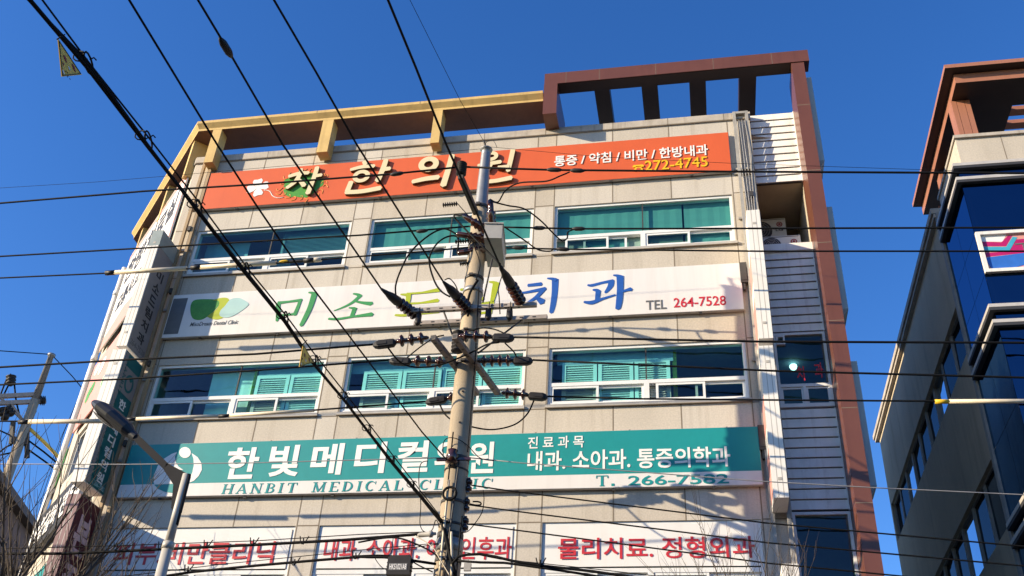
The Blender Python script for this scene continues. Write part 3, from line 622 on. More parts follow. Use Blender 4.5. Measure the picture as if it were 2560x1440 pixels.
# ---- air conditioners in the recess
def acunit(x0, x1, y0, y1, z0, z1, label):
    t = thing('air_conditioner', label, 'air conditioner', ((x0+x1)/2, y0, z0), 'air conditioners in the roof recess')
    b = MB(); b.box(x0, x1, y0, y1, z0, z1); b.box(x0+.02, x1-.02, y0-.006, y0, z1-.03, z1-.02, 1); b.build('casing', [M['acwhite'], M['acdark']], t)
    cx = x0+(x1-x0)*.36; cz = (z0+z1)/2; r_ = (z1-z0)*.42
    f = MB()
    f.lathe((cx, y0-.001, cz), (cx, y0-.016, cz), [(0, r_), (1, r_*.97)], 22)
    f.build('fan_opening', M['acdark'], t)
    gr = MB()
    for k in range(1, 5): ring(gr, 0, 0, r_*k/5, r_*k/5, .008, lambda x, y, o=0: V(cx+x, y0-.018-o, cz+y), .004, n=18)
    for k in range(6):
        a = k*math.pi/3; gr.bar((cx, y0-.02, cz), (cx+r_*math.cos(a), y0-.02, cz+r_*math.sin(a)), .006, .006)
    gr.build('fan_grille', M['rack'], t)
    e = MB(); ex = x0+(x1-x0)*.85
    e.prism([V(ex+x*.065, y0-.001, z1-.16+y*.065) for x, y in circ(0, 0, 1, 1, 16)], NF, .004, 0)
    ring(e, 0, 0, .04, .04, .01, lambda x, y, o=0: V(ex+x, y0-.006-o, z1-.16+y), .002, 1, n=14)
    put(e, 'LG', V(ex-.09, y0-.001, z1-.34), V(.15, 0, 0), V(0, 0, .075), NF, th=.003, m=2)
    e.build('emblem', [M['platered'], M['acwhite'], M['acdark']], t)
    ft = MB()
    for x in (x0+.08, x1-.14): ft.box(x, x+.06, y0, y1, z0-.06, z0-.002)
    ft.build('foot', M['rack'], t)
p1 = at(1962, 545, 1.15); p2 = at(2000, 587, .45)
acunit(p1.x-.85, p1.x, 1.15, 1.5, p1.z-.62, p1.z, 'white outdoor air conditioner standing higher and further back in the recess')
acunit(p2.x-.9, p2.x, .45, .8, p2.z-.6+.14, p2.z, 'white outdoor air conditioner at the front ledge of the recess with round red emblem')

# ---- pale sign boxes on the right side wall
for z0, z1, lb in ((15.65, 18.05, 'pale side sign box beside the brown pier, level with the roof'), (12.05, 14.45, 'pale side sign box beside the brown pier, level with the recess'), (8.6, 10.95, 'pale side sign box beside the brown pier, level with the low siding')):
    s = MB(); s.box(2.665, 2.80, -.28, .3, z0, z1); s.prism([V(2.665, -.3, z0-.003), V(2.80, -.3, z0-.003), V(2.665, -.3, z0-.22)], V(0, 1, 0), .5, 1)
    tag(s.build('side_sign', [M['fin'], M['rack']]), lb, 'sign', 'side signs on the right wall')

# ================================================================== SHOP SIGNS
SD = -.105
def signboard(name, label, x0, x1, z0, z1):
    t = thing(name, label, 'shop sign', ((x0+x1)/2, -.03, z0), None)
    c = MB(); c.box(x0, x1, SD+.012, -.03, z0, z1)
    for k in range(7):
        xx = x0+(x1-x0)*(k+.5)/7; c.box(xx, xx+.06, SD+.03, SD+.06, z0-.03, z0-.001, 1); c.box(xx+.3, xx+.33, SD+.05, SD+.07, z1, z1+.03, 1)
    c.build('casing', [M['signedge'], M['iron']], t); return t
# --- orange sign
s1 = signboard('orange_sign', 'long orange sign with cream raised letters and green leaf blot, topmost of the signs', -10.88, .97, 15.71, 16.81)
p = MB(); p.box(-10.87, .96, SD, SD+.011, 15.72, 16.80)
p.build('panel', M['orange'], s1)
SY1 = SD-.001
e = MB(); c = at(757, 463, SY1)
pts = []
for i in range(40):
    a = 2*math.pi*i/40; k = 1+.09*math.sin(5*a+1)+random.uniform(-.07, .07)
    pts.append(V(c.x+.47*k*math.cos(a), SY1, c.z+.37*k*math.sin(a)))
e.prism(pts, NF, .003, 0)
for i in range(20):
    a = 2*math.pi*i/20+random.uniform(-.1, .1); k = random.uniform(.96, 1.2); q = V(c.x+.49*k*math.cos(a), SY1-.003, c.z+.39*k*math.sin(a))
    arc = [q+V(math.cos(t+a), 0, math.sin(t+a))*random.uniform(.05, .09) for t in [x*.8 for x in range(5)]]
    e.tube(catmull(arc, 3), [.003]+[.008]*11+[.002], 5, 1)
e.build('leaf_blot', [M['leafgreen'], M['flame']], s1)
e = MB(); c = at(644, 469, SY1)
for a in (100, 190, 285, 15):
    u = V(math.cos(R(a)), 0, math.sin(R(a))); v = V(-u.z, 0, u.x)
    e.prism([c+u*(x*.26)+v*(y*.12) for x, y in [(0, 0), (.35, .7), (.75, 1.0), (1.0, .75), (.93, 0), (1.0, -.75), (.75, -1.0), (.35, -.7)]], NF, .003+a*1e-5)
tail = [at(x, y, SY1-.003) for x, y in ((660, 475), (674, 478), (682, 490), (695, 495), (708, 493))]
e.tube(catmull(tail, 4), .01, 5)
e.build('clover_emblem', M['ltwhite'], s1)
e = MB()
for gch, x0, x1, yt, yb in (('차', 719, 805, 422, 493), ('한', 871, 974, 404, 490), ('의', 1032, 1134, 391, 477), ('원', 1194, 1288, 378, 464)):
    brushglyph(e, gch, x0, x1, yt, yb, SY1, .065, 0, 1, .86); e.build('raised_letter', [M['cream'], M['letterside']], s1); e = MB()
e = MB(); putpx(e, '통증 / 약침 / 비만 / 한방내과', 1386, 1770, 402, 377, 27, SY1, th=.015, off=.016); e.build('lettering', M['ltwhite'], s1)
e = MB(); putpx(e, '272-4745', 1612, 1769, 416, 404, 25, SY1, th=.015, off=.004)
q = at(1596, 421, SY1)
e.prism([q+V(x*.12, 0, y*.1) for x, y in ((-1, .45), (-.8, .85), (.8, .85), (1, .45), (.95, .25), (.5, .25), (.45, .5), (-.45, .5), (-.5, .25), (-.95, .25))], NF, .02)
e.prism([q+V(x*.12, 0, y*.1) for x, y in ((-.4, .3), (.4, .3), (.8, -.4), (.8, -.8), (-.8, -.8), (-.8, -.4))], NF, .018)
e.prism([q+V(x*.045, 0, y*.04-.03) for x, y in circ(0, 0, 1, 1, 14)], NF, .022, 1)
e.build('phone_number', [M['ltyellow'], M['orange']], s1)
# --- white dental sign
s2 = signboard('white_sign', 'long white sign with green, lime and blue brush letters between two window rows', -10.93, .97, 12.27, 13.36)
p = MB(); p.box(-10.92, .96, SD, SD+.011, 12.28, 13.35)
for x in (-8.4, -6.0, -3.6, -1.2, .1): p.face([(x-.004, SD-.001, 12.28), (x+.004, SD-.001, 12.28), (x+.004, SD-.001, 13.35), (x-.004, SD-.001, 13.35)], 1)
p.build('panel', [M['signwhite'], M['banner']], s2)
p = MB(); p.box(-10.88, -10.55, SD-.004, SD-.001, 12.36, 13.26); p.build('grey_patch', M['greytext'], s2)
e = MB()
def blob(mb, pts, m, th): mb.prism([at(x, y, SY1) for x, y in pts], NF, th, m)
def rnd(pts, n=4):
    P = [V(x, y, 0) for x, y in pts]; P = P+P[:3]; o = catmull(P, n); return [(v.x, v.y) for v in o[n:-n]][:len(pts)*n]
blob(e, rnd([(488, 750), (515, 748), (543, 750), (548, 760), (536, 776), (518, 792), (500, 800), (482, 796), (476, 778), (478, 760)]), 0, .003)
blob(e, rnd([(532, 751), (552, 745), (570, 746), (574, 760), (566, 778), (558, 794), (540, 799), (522, 794), (520, 790), (538, 776), (548, 762), (546, 752)]), 1, .0045)
blob(e, rnd([(575, 750), (590, 745), (604, 747), (621, 758), (618, 766), (600, 780), (578, 792), (560, 794), (549, 788), (552, 776), (562, 766)]), 2, .006)
e.build('emblem', [M['leafgreen'], M['lime'], M['paleblue']], s2)
e = MB(); putpx(e, 'MisoDream Dental Clinic', 475, 597, 813, 803, 10, SY1, off=.008, th=.004, shear=.25); e.build('caption', M['greytext'], s2)
for nm, gl in (('green', (('미', 689, 786, 729, 819), ('소', 826, 938, 731, 802))), ('lime', (('드', 992, 1102, 722, 792), ('림', 1149, 1244, 703, 790))), ('blue', (('치', 1299, 1395, 694, 787), ('과', 1460, 1582, 685, 778)))):
    e = MB()
    for q in gl:
        e = MB(); brushglyph(e, q[0], *q[1:], SY1, .004); e.build('brush_letter', M[nm], s2)
e = MB(); putpx(e, 'TEL', 1615, 1666, 763, 761, 23, SY1, off=.012); e.build('caption', M['greytext'], s2)
e = MB(); putpx(e, '264-7528', 1684, 1815, 757, 751, 24, SY1, off=.008); e.build('phone_number', M['red'], s2)
# --- teal clinic sign
s3 = signboard('teal_sign', 'long teal and white sign with block letters and ring emblem, lowest long sign', -10.86, 1.02, 8.73, 9.83)
ZS = 8.992
p = MB(); p.box(-10.85, 1.01, SD, SD+.011, ZS, 9.82); p.box(-10.85, 1.01, SD, SD+.011, 8.74, ZS-.001, 1); p.build('panel', [M['teal'], M['signwhite']], s3)
e = MB()
def zq(pts): return [at(280+x*.27473, 1040+y*.27473, SY1) for x, y in pts]
e.prism(zq([(592, 328), (545, 345), (480, 385), (420, 450), (385, 530), (380, 600), (385, 620), (560, 616), (530, 570), (522, 525), (530, 500), (600, 490), (650, 492), (605, 460), (580, 420), (573, 370)]), NF, .004, 0)
e.prism(zq([(725, 338), (780, 375), (815, 430), (818, 490), (790, 545), (745, 590), (700, 609), (600, 614), (640, 604), (690, 575), (730, 520), (745, 450), (742, 390)]), NF, .004, 0)
e.prism(zq([(386, 626), (480, 622), (620, 618), (640, 618), (646, 640), (640, 690), (560, 702), (480, 690), (420, 664)]), NF, .004, 1)
e.prism(zq([(665+53*math.cos(R(a)), 333+50*math.sin(R(a))) for a in range(0, 360, 18)]), NF, .005, 0)
e.build('ring_emblem', [M['ltwhite'], M['teal'], M['teal']], s3)
e = MB()
for gch, x0, x1, ym in (('한', 566, 646, 1158), ('빛', 673, 750, 1152), ('메', 779, 857, 1148), ('디', 888, 964, 1144), ('컬', 994, 1072, 1141), ('의', 1088, 1152, 1139), ('원', 1170, 1235, 1144)):
    e = MB(); putpx(e, gch, x0, x1, ym, ym, 78, SY1, off=.027); e.build('block_letter', M['ltwhite'], s3)
e = MB(); A = at(556, 1222, SY1); B2 = at(1232, 1201, SY1)
serif_word(e, 'HANBIT MEDICAL CLINIC', V(A.x, SY1, 8.765), V(B2.x-A.x, 0, 0), V(0, 0, .19), NF, .004, shear=.07); e.build('serif_lettering', M['teal'], s3)
e = MB(); putpx(e, '진 료 과 목', 1320, 1460, 1107, 1104, 30, SY1, off=.014); e.build('block_lettering', M['ltwhite'], s3); e = MB()
putpx(e, '내과. 소아과. 통증의학과', 1319, 1826, 1150, 1144, 50, SY1, off=.018); e.build('block_lettering', M['ltwhite'], s3)
e = MB(); serif_word(e, 'T', V(at(1490, 1198, SY1).x, SY1, 8.767), V(.21, 0, 0), V(0, 0, .195), NF, .005, shear=0); q = at(1532, 1206, SY1); e.box(q.x-.025, q.x+.025, SY1-.006, SY1, 8.767, 8.81); e.build('serif_lettering', M['teal'], s3)
e = MB(); put(e, '266-7582', V(at(1570, 1198, SY1).x, SY1, 8.767), V(at(1822, 1193, SY1).x-at(1570, 1198, SY1).x, 0, 0), V(0, 0, .18), NF, off=.012); e.build('phone_number', M['teal'], s3)

# ================================================================== WINDOW BANNERS
for (x0, x1), txt, a, lb in ((XW[0], '피부.비만클리닉', (285, 686, 1388, 1378, 56), 'white window banner with red letters, left of the lamp post'),
                             (XW[1], '내과. 소아과. 이비인후과', (810, 1279, 1376, 1368, 56), 'white window banner with red letters, behind the utility pole'),
                             (XW[2], '물리치료. 정형외과', (1395, 1888, 1370, 1368, 54), 'white window banner with red letters, behind the bare twigs')):
    t = thing('window_banner', lb, 'banner', ((x0+x1)/2, .02, 7.4), 'red lettered window banners')
    p = MB(); n = 14
    for i in range(n):
        a0 = x0+.06+(x1-x0-.12)*i/n; a1 = x0+.06+(x1-x0-.12)*(i+1)/n
        f = lambda x: .018+.006*math.sin(x*2.1)
        for z0, z1 in ((7.39, 7.75), (7.75, 8.115)):
            p.face([(a0, f(a0), z0), (a1, f(a1), z0), (a1, f(a1), z1), (a0, f(a0), z1)])
    p.build('sheet', M['banner'], t)
    e = MB(); putpx(e, txt, a[0], a[1], a[2], a[3], a[4], .008, off=.012, th=.003); e.build('lettering', M['red'], t)

# ================================================================== PROJECTING SIGN BOXES
def projbox(name, label, x0, x1, z0, z1, y0=-.8, y1=-.12, mats_=('boxwhite', 'boxshade'), slope=0):
    t = thing(name, label, 'projecting sign', ((x0+x1)/2, y1, z0), None)
    b = MB(); b.box(x0, x1-.012, y0, y1, z0, z1, 0)
    for k in (1, 2): 
        x = x0+(x1-x0)*k/3; b.face([(x-.006, y0-.001, z0), (x+.006, y0-.001, z0), (x+.006, y0-.001, z1), (x-.006, y0-.001, z1)], 1)
    for zz in (z0+.3, z1-.35): b.box((x0+x1)/2-.03, (x0+x1)/2+.03, y0-.006, y0-.001, zz, zz+.05, 1)
    b.build('casing', [M[mats_[0]], M['signedge']], t)
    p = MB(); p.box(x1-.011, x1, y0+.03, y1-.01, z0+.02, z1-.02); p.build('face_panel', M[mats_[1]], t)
    k = MB()
    for zz in (z0+.5, z1-.5): k.box((x0+x1)/2-.025, (x0+x1)/2+.025, y1+.001, -.02, zz-.025, zz+.025)
    k.build('bracket', M['iron'], t)
    return t
def stack(t, txt, x, ys, zs_, w_, h_, m, off=.02):
    """characters one above the other on the +X face"""
    e = MB()
    for ch_, z in zip(txt, zs_): put(e, ch_, V(x, ys-w_/2, z-h_/2), V(0, w_, 0), V(0, 0, h_), V(1, 0, 0), th=.005, off=off)
    return e.build('lettering', M[m], t)
b1 = projbox('dental_box_sign', 'tall white projecting sign box with black letters down its side, left end of the front', -11.38, -11.14, 11.68, 14.6)
stack(b1, '미소드림치과', -11.139, -.44, [13.62-.31*i for i in range(6)], .26, .23, 'black')
e = MB(); put(e, '264-7528', V(-11.139, -.74, 11.78), V(0, .58, 0), V(0, 0, .12), V(1, 0, 0), th=.003, off=.0); e.build('phone_number', M['greytext'], b1)
p = MB(); p.box(-11.381, -11.135, -.803, -.118, 14.2, 14.602); p.build('top_cap', M['boxgrey'], b1)
b2 = projbox('clinic_box_sign', 'tall teal projecting sign box with ring emblem and white letters, behind the lamp head', -11.42, -11.12, 8.76, 11.6, mats_=('boxwhite', 'tealdark'))
p = MB(); p.box(-11.119, -11.115, -.77, -.66, 8.8, 11.56); p.box(-11.119, -11.114, -.65, -.13, 10.75, 11.3); p.build('white_band', M['boxshade'], b2)  # white band drawn in the tone darkened for shade
e = MB(); ring(e, 0, 0, .16, .19, .05, lambda x, y, o=0: V(-11.113+o, -.4+x, 11.02+y), .003); e.lathe((-11.113, -.38, 11.12), (-11.108, -.38, 11.12), [(0, .05), (1, .05)], 14); e.build('ring_emblem', M['tealdark'], b2)
stack(b2, '한빛메디컬의원', -11.118, -.40, [10.55-.255*i for i in range(7)], .24, .2, 'ltwhite', .025)
e = MB(); serif_word(e, 'HANBIT MEDICAL CLINIC', V(-11.113, -.68, 11.4), V(0, 0, -2.5), V(0, -.09, 0)*-1, V(1, 0, 0), .003, shear=0); e.build('serif_lettering', M['tealdark'], b2)
e = MB(); put(e, 'T.266-7582', V(-11.118, -.6, 8.82), V(0, .44, 0), V(0, 0, .09), V(1, 0, 0), th=.003, off=0); e.build('phone_number', M['paleblue'], b2)
b3 = projbox('maroon_box_sign', 'maroon projecting sign box with dusty pink brush letters behind bare twigs', -11.36, -11.10, 5.9, 8.52, mats_=('maroonedge', 'maroon'))
stack(b3, '본죽', -11.099, -.44, [7.85, 6.95], .46, .72, 'pinktext', .035)
for x0, x1, z0, z1, lb in ((1.13, 1.39, 11.22, 14.13, 'tall white projecting sign box right of the white shop sign, under the recess'), (1.12, 1.37, 8.23, 11.07, 'tall white projecting sign box right of the teal shop sign'), (1.14, 1.40, 4.4, 7.15, 'white projecting sign box at the lower right behind twigs')):
    t = projbox('box_sign', lb, x0, x1, z0, z1, y0=-.74, y1=-.12)
    t['group'] = 'white box signs at the right end'
    p = MB()
    p.box(x0-.004, x0-.001, -.7, -.16, z0+.1, z0+.9); p.box(x0-.004, x0-.001, -.7, -.16, z0+1.3, z0+1.9); p.build('side_print', M['pink'], t)

# ---- steel racks that carry the boxes
def rack(label, xs, y, z0, z1, top):
    t = thing('sign_rack', label, 'sign rack', (sum(xs)/2, y, z0), None)
    for x in xs:
        p = MB(); p.box(x-.032, x+.032, y-.03, y+.03, z0, z1); p.build('upright', M['rust'] if top else M['rack'], t)
    p = MB(); p.box(xs[0]+.033, xs[1]-.033, y-.028, y+.028, z1-.06, z1-.001); p.build('crossbar', M['rack'], t)
    for z in (z1-1.6, z1-1.72, z1-2.9, z1-4.5, z1-6.2, z1-8.0): p = MB(); p.box(xs[0]-.1, xs[1]+.06, y+.031, y+.07, z, z+.045); p.build('crossbar', M['rack'], t)
    for z in (z1-2.4, z1-4.1, z1-5.9, z1-7.7): p = MB(); p.box(xs[1]-.1, xs[1]-.035, y-.06, y+.02, z, z+.12); p.build('clamp', M['iron'], t)
rack('rusty steel sign rack up the left end of the front', (-11.12, -10.93), -.085, 5.5, 17.5, True)
rack('grey steel sign rack up the right end of the front, beside the siding', (1.12, 1.38), -.085, 4.0, 17.38, False)
for px, py, lb in ((1858, 680, 'dark junction box by the right end of the white shop sign'), (1905, 1092, 'dark junction box by the right end of the teal shop sign')):
    q = at(px, py, -.1); b = MB(); b.box(q.x-.06, q.x+.07, -.12, -.06, q.z-.25, q.z+.22); b.box(q.x-.05, q.x+.06, -.13, -.121, q.z-.2, q.z+.17); b.box(q.x-.02, q.x+.02, -.1, -.02, q.z-.4, q.z-.251)
    tag(b.build('junction_box', M['iron']), lb, 'junction box', 'junction boxes at the sign ends')
bt = MB(); 
for k in range(4):
    P_ = [V(1.15+.06*k, -.13, 17.1), V(1.2+.05*k+random.uniform(-.04, .04), -.14, 16.2), V(1.18+.06*k, -.13, 15.6), V(1.22+.04*k, -.13, 14.3)]
    bt.tube(catmull(P_, 5), .008, 5)
tag(bt.build('loose_wiring', M['greycable']), 'thin pale loose wires hanging down the right sign rack', 'wire')

# ================================================================== CHAMFER BANNERS
def chp(s, z, o=.05): return V(X0, 0, 0)+CU*s+CN*o+V(0, 0, z)
t = thing('wall_banner', 'tall white banner with pink border and black letters, under the slanted left canopy', 'banner', chp(2.4, 14.1), 'banners on the slanted wall')
p = MB(); p.prism([chp(.15, 14.15), chp(4.7, 14.15), chp(4.7, 17.15), chp(.15, 17.15)], CN, .03, 0); p.build('sheet', M['banner'], t)
p = MB(); p.prism([chp(.15, 17.0, .083), chp(4.7, 17.0, .083), chp(4.7, 17.15, .083), chp(.15, 17.15, .083)], CN, .002, 0); p.prism([chp(.15, 14.15, .083), chp(.24, 14.15, .083), chp(.24, 16.99, .083), chp(.15, 16.99, .083)], CN, .002, 0)
p.prism([chp(.3, 14.16, .083), chp(4.69, 14.16, .083), chp(4.69, 14.55, .083), chp(3.2, 14.8, .083), chp(1.8, 14.6, .083)], CN, .002, 0); p.build('border', M['pink'], t)
e = MB(); put(e, '한방치료실', chp(4.45, 16.0, .085), -CU*3.9, V(0, 0, .8), CN, th=.003); e.build('lettering', M['black'], t); e = MB(); put(e, '교통사고 입원실', chp(4.3, 15.05, .085), -CU*3.4, V(0, 0, .6), CN, th=.003); e.build('lettering', M['black'], t)
t = thing('wall_banner', 'faded pink banner with green and white leaf print on the slanted left wall, middle height', 'banner', chp(2.4, 12.0), 'banners on the slanted wall')
p = MB(); p.prism([chp(.3, 11.85), chp(4.6, 11.85), chp(4.6, 13.7), chp(.3, 13.7)], CN, .03, 0); p.build('sheet', M['pink'], t)
e = MB()
for i in range(9):
    s = random.uniform(2.2, 4.2); z = random.uniform(12.2, 13.4)
    e.prism([chp(s+.22*x, z+.16*y, .082) for x, y in circ(0, 0, 1, 1, 10)], CN, .002+i*.0007, i % 2)
e.build('leaf_print', [M['leafgreen'], M['ltwhite']], t)
t = thing('wall_banner', 'turquoise banner with white letters low on the slanted left wall behind twigs', 'banner', chp(2.4, 6.2), 'banners on the slanted wall')
p = MB(); p.prism([chp(.5, 6.2), chp(4.7, 6.2), chp(4.7, 8.1), chp(.5, 8.1)], CN, .03, 0); p.build('sheet', M['paleblue'], t)
p = MB(); p.prism([chp(.52, 7.2, .083), chp(4.68, 7.2, .083), chp(4.68, 8.08, .083), chp(.52, 8.08, .083)], CN, .002, 0); p.prism([chp(.52, 6.22, .083), chp(4.68, 6.22, .083), chp(4.68, 6.6, .083), chp(.52, 6.6, .083)], CN, .002, 0); p.build('stripe', M['teal'], t)
e = MB(); put(e, '건강검진 내과', chp(4.4, 6.7, .088), -CU*3.6, V(0, 0, .42), CN, th=.003); e.build('lettering', M['ltwhite'], t)
# small lettered signs projecting at the far left corner
for i, (px, py, hgt, mt, lb) in enumerate(((205, 1170, 1.5, 'platered', 'dark sign with red brush letters by the far left corner'), (155, 1180, 1.2, 'leafgreen', 'green edged dark oval sign hanging off the far left corner'))):
    q = onp = atx(px, py, -14.2) if i == 0 else atx(px, py, -15.3)
    t = thing('corner_sign', lb, 'sign', q+V(0, 0, -hgt/2), None)
    b = MB(); b.obox(q, CU*.35, CN*.06, V(0, 0, hgt/2)); b.build('board', M['black'] if i == 0 else M['iron'], t)
    e = MB(); put(e, '갈비' if i == 0 else '식당', q+CU*.3+CN*.061+V(0, 0, -hgt*.42), -CU*.6, V(0, 0, hgt*.84), CN, th=.02, off=.03); e.build('lettering', M[mt], t)
for lb, z, m1 in (('black shop sign strip with white letters low on the slanted left wall', 8.75, 'black'),):
    t = thing('strip_sign', lb, 'shop sign', chp(2.5, z), None)
    b = MB(); b.prism([chp(.2, z), chp(4.75, z), chp(4.75, z+.95), chp(.2, z+.95)], CN, .12, 0); b.build('board', M[m1], t)
    e = MB(); put(e, '숯불갈비 전문점', chp(4.5, z+.15, .172), -CU*3.9, V(0, 0, .6), CN, th=.02, off=.03); e.build('lettering', M['ltwhite'], t)
pp = MB(); q = CE+CN*.1
pp.tube([q+V(0, 0, 3), q+V(0, 0, 16.9)], .07, 10)
for z in (5, 8, 11, 14, 16): pp.tube([q+V(0, 0, z), q+V(0, 0, z+.12)], .085, 10)
tag(pp.build('drainpipe', M['siding']), 'cream drainpipe up the far left corner of the granite building', 'drainpipe')

# ================================================================== MAIN UTILITY POLE
PX, PY = -3.675, -2.49
UPO = thing('utility_pole', 'tall concrete utility pole with crossarms and insulators before the beige building', 'utility pole', (PX, PY, 0))
s = MB(); s.lathe((PX, PY, 0), (PX, PY, 13.2), [(0, .225), (.5, .192), (.75, .17), (1, .148)], 20)
for z, a in ((9.3, 2.6), (8.75, 2.6), (8.1, 2.6), (7.6, 4.2), (9.9, 4.0), (11.3, 4.0)):
    r_ = .225+(.148-.225)*z/13.2+.004; s.lathe((PX+r_*.9*math.cos(-R(80)), PY+r_*math.sin(-R(80)), z), (PX+(r_+.006)*.9*math.cos(-R(80)), PY+(r_+.006)*math.sin(-R(80)), z), [(0, .018), (1, .018)], 8, 1)
s.build('shaft', [M['concrete'], M['black']], UPO)
s = MB(); s.lathe((PX, PY, 13.1), (PX, PY, 14.62), [(0, .125), (.02, .12), (.9, .092), (.98, .09), (.985, .12), (1, .12)], 10); s.build('top_extension', M['galv'], UPO)
s = MB()
for z, h in ((13.12, .07), (12.3, .08), (11.55, .06), (10.87, .07), (10.45, .04), (9.84, .06), (8.15, .06), (7.98, .03), (7.45, .05), (7.1, .04), (6.9, .1), (6.55, .05), (6.2, .05), (5.7, .05)):
    r_ = .225+(.148-.225)*z/13.2; s = MB(); s.lathe((PX, PY, z), (PX, PY, z+h), [(0, r_+.012), (1, r_+.012)], 18); s.box(PX-.05, PX+.02, PY-r_-.05, PY-r_-.005, z+.01, z+h-.01); s.build('band', M['iron'], UPO)
s = MB(); r_ = .17
s.lathe((PX, PY, 11.28), (PX, PY, 11.36), [(0, .178), (1, .178)], 18); s.build('band', M['galv'], UPO); s = MB(); s.lathe((PX, PY, 6.72), (PX, PY, 6.9), [(0, .205), (1, .205)], 18); s.build('band', M['galv'], UPO)
def arm(p0, p1, wd=.075, slots=True, hollow=False, m='arm'):
    a = MB(); a.bar(p0, p1, wd, wd)
    d = (Vector(p1)-Vector(p0)); L = d.length; d.normalize()
    if slots:
        n = int(L/.22); sd = d.cross(V(0, 0, 1)).normalized()
        for i in range(n):
            q = Vector(p0)+d*(.12+i*.22); 
            for sg in (1, -1): a.obox(q+sd*sg*(wd/2+.001), d*.03, V(0, 0, .012), sd*.0012, 1)
            a.obox(q+V(0, 0, -wd/2-.001), d*.02, sd*.02, V(0, 0, .0012), 1)
    if hollow:
        for e_, sg in ((Vector(p0), -1), (Vector(p1), 1)): a.obox(e_+d*sg*.001, d*.0012, d.cross(V(0, 0, 1)).normalized()*wd*.38, V(0, 0, wd*.38), 1)
    return a.build('crossarm', [M[m], M['black']], UPO)
arm((-4.70, PY-.2, 10.87), (-2.52, PY-.2, 10.87)); arm((-4.72, PY+.2, 10.87), (-2.40, PY+.2, 10.87))
ZA = 9.84
nL, nR = at(1082, 842, -3.45), at(1137, 837, -3.45); fL, fR = at(1192, 990, -1.6), at(1244, 983, -1.6)
for q in (nL, nR, fL, fR): q.z = ZA
arm(nL, fL, .085, True, True, 'armdark'); arm(nR, fR, .085, True, True, 'armdark')
ut = at(1152, 440, -3.6); a = MB(); a.bar((PX-.05, PY-.1, 12.98), (ut.x, -3.62, 12.98), .09, .09); a.build('crossarm', M['iron'], UPO)
a = MB(); a.bar((PX+.1, PY+.1, 12.98), (PX-.15, -1.2, 12.98), .08, .08); a.build('crossarm', M['iron'], UPO)
def braces(p0, p1):
    b = MB(); b.tube([p0, p1], .016, 6); b.build('brace', M['iron'], UPO)
braces((-4.1, PY-.2, 10.83), (PX-.17, PY, 10.2)); braces(V(-2.85, PY+.2, 10.83), V(PX+.18, PY, 10.1))
braces((-3.3, PY-.35, 11.75), (-3.45, PY-.15, 11.0))
# insulators
def disc_prof(n, r0=.036, r1=.1):
    pr_ = []
    for i in range(n):
        t = (i+.15)/n; u = 1/n
        pr_ += [(t, r0), (t+.12*u, r0), (t+.22*u, r1*.8), (t+.34*u, r1), (t+.48*u, r1*.9), (t+.55*u, r0*1.2), (t+.8*u, r0)]
    return pr_
def strain(p0, p1, n, cov=.42, armp=None):
    """strain insulator string from the arm p0 to the wire end p1 with its rubber clamp cover"""
    p0 = Vector(p0); p1 = Vector(p1); L = (p1-p0).length; d = (p1-p0).normalized(); q = p0+(p1-p0)*(1-cov)
    o = MB(); o.lathe(p0, q, [(0, .012), (.06, .03)]+[(.08+t*.9, r) for t, r in disc_prof(n)]+[(1, .03)], 14); io = o.build('insulator', M['porcelain'], UPO)
    c_ = MB(); up = V(0, 0, 1); sd = d.cross(up).normalized(); u = sd.cross(d); M_ = p1-q
    prof = [(0, .3), (.12, .95), (.3, 1.0), (.75, 1.0), (.92, .75), (1.0, .3)]
    ring_ = []
    for t, k in prof:
        cc = q+M_*t+u*(-.02); ring_.append([cc+sd*(.06*k*math.cos(a))+u*(.085*k*max(-.8, min(.8, 1.2*math.sin(a)))) for a in [2*math.pi*j/12 for j in range(12)]])
    for i in range(len(ring_)-1):
        for j in range(12): c_.face([ring_[i][j], ring_[i][(j+1) % 12], ring_[i+1][(j+1) % 12], ring_[i+1][j]], 0)
    c_.face(ring_[0][::-1]); c_.face(ring_[-1])
    cc = q+M_*.6+sd*.06; 
    for sg in (1, -1): c_.obox(q+M_*.6+sd*sg*.061-u*.02, d*L*.09, u*.028, sd*.004, 0)
    c_.build('clamp_cover', M['cover'], io)
    return q+M_*.35-u*.1
jl1 = strain(nL+V(-.06, 0, 0), at(933, 861, -3.45), 3); jr1 = strain(nR+V(.06, 0, 0), at(1286, 843, -3.45), 3, .40)
mL = nL.lerp(fL, .42); mR = nR.lerp(fR, .42)
jl2 = strain(mL+V(-.06, 0, 0), at(974, 900, mL.y), 3, .38); jr2 = strain(mR+V(.06, 0, 0), at(1332, 900, mR.y), 4, .36)
jl3 = strain(fL+V(-.06, 0, 0), at(1064, 1004, -1.6), 3, .45); jr3 = strain(fR+V(.06, 0, 0), at(1369, 991, -1.6), 3, .42)
def post_ins(p0, p1, r=.075, n=6):
    o = MB(); pr_ = [(0, .03)]
    for i in range(n): pr_ += [((i+.1)/n, r*.6), ((i+.4)/n, r), ((i+.6)/n, r), ((i+.9)/n, r*.6)]
    o.lathe(p0, p1, pr_+[(1, .03)], 14); return o.build('insulator', M['cover'], UPO)
post_ins((ut.x, -3.6, 13.03), (ut.x, -3.6, 13.3), .09)
post_ins(nL.lerp(nR, .5).lerp(fL.lerp(fR, .5), .28)+V(0, 0, .02), nL.lerp(nR, .5).lerp(fL.lerp(fR, .5), .28)+V(0, 0, .42), .1, 6)
post_ins((PX-.05, -2.05, 13.03), (PX-.05, -2.05, 13.12), .07, 3)
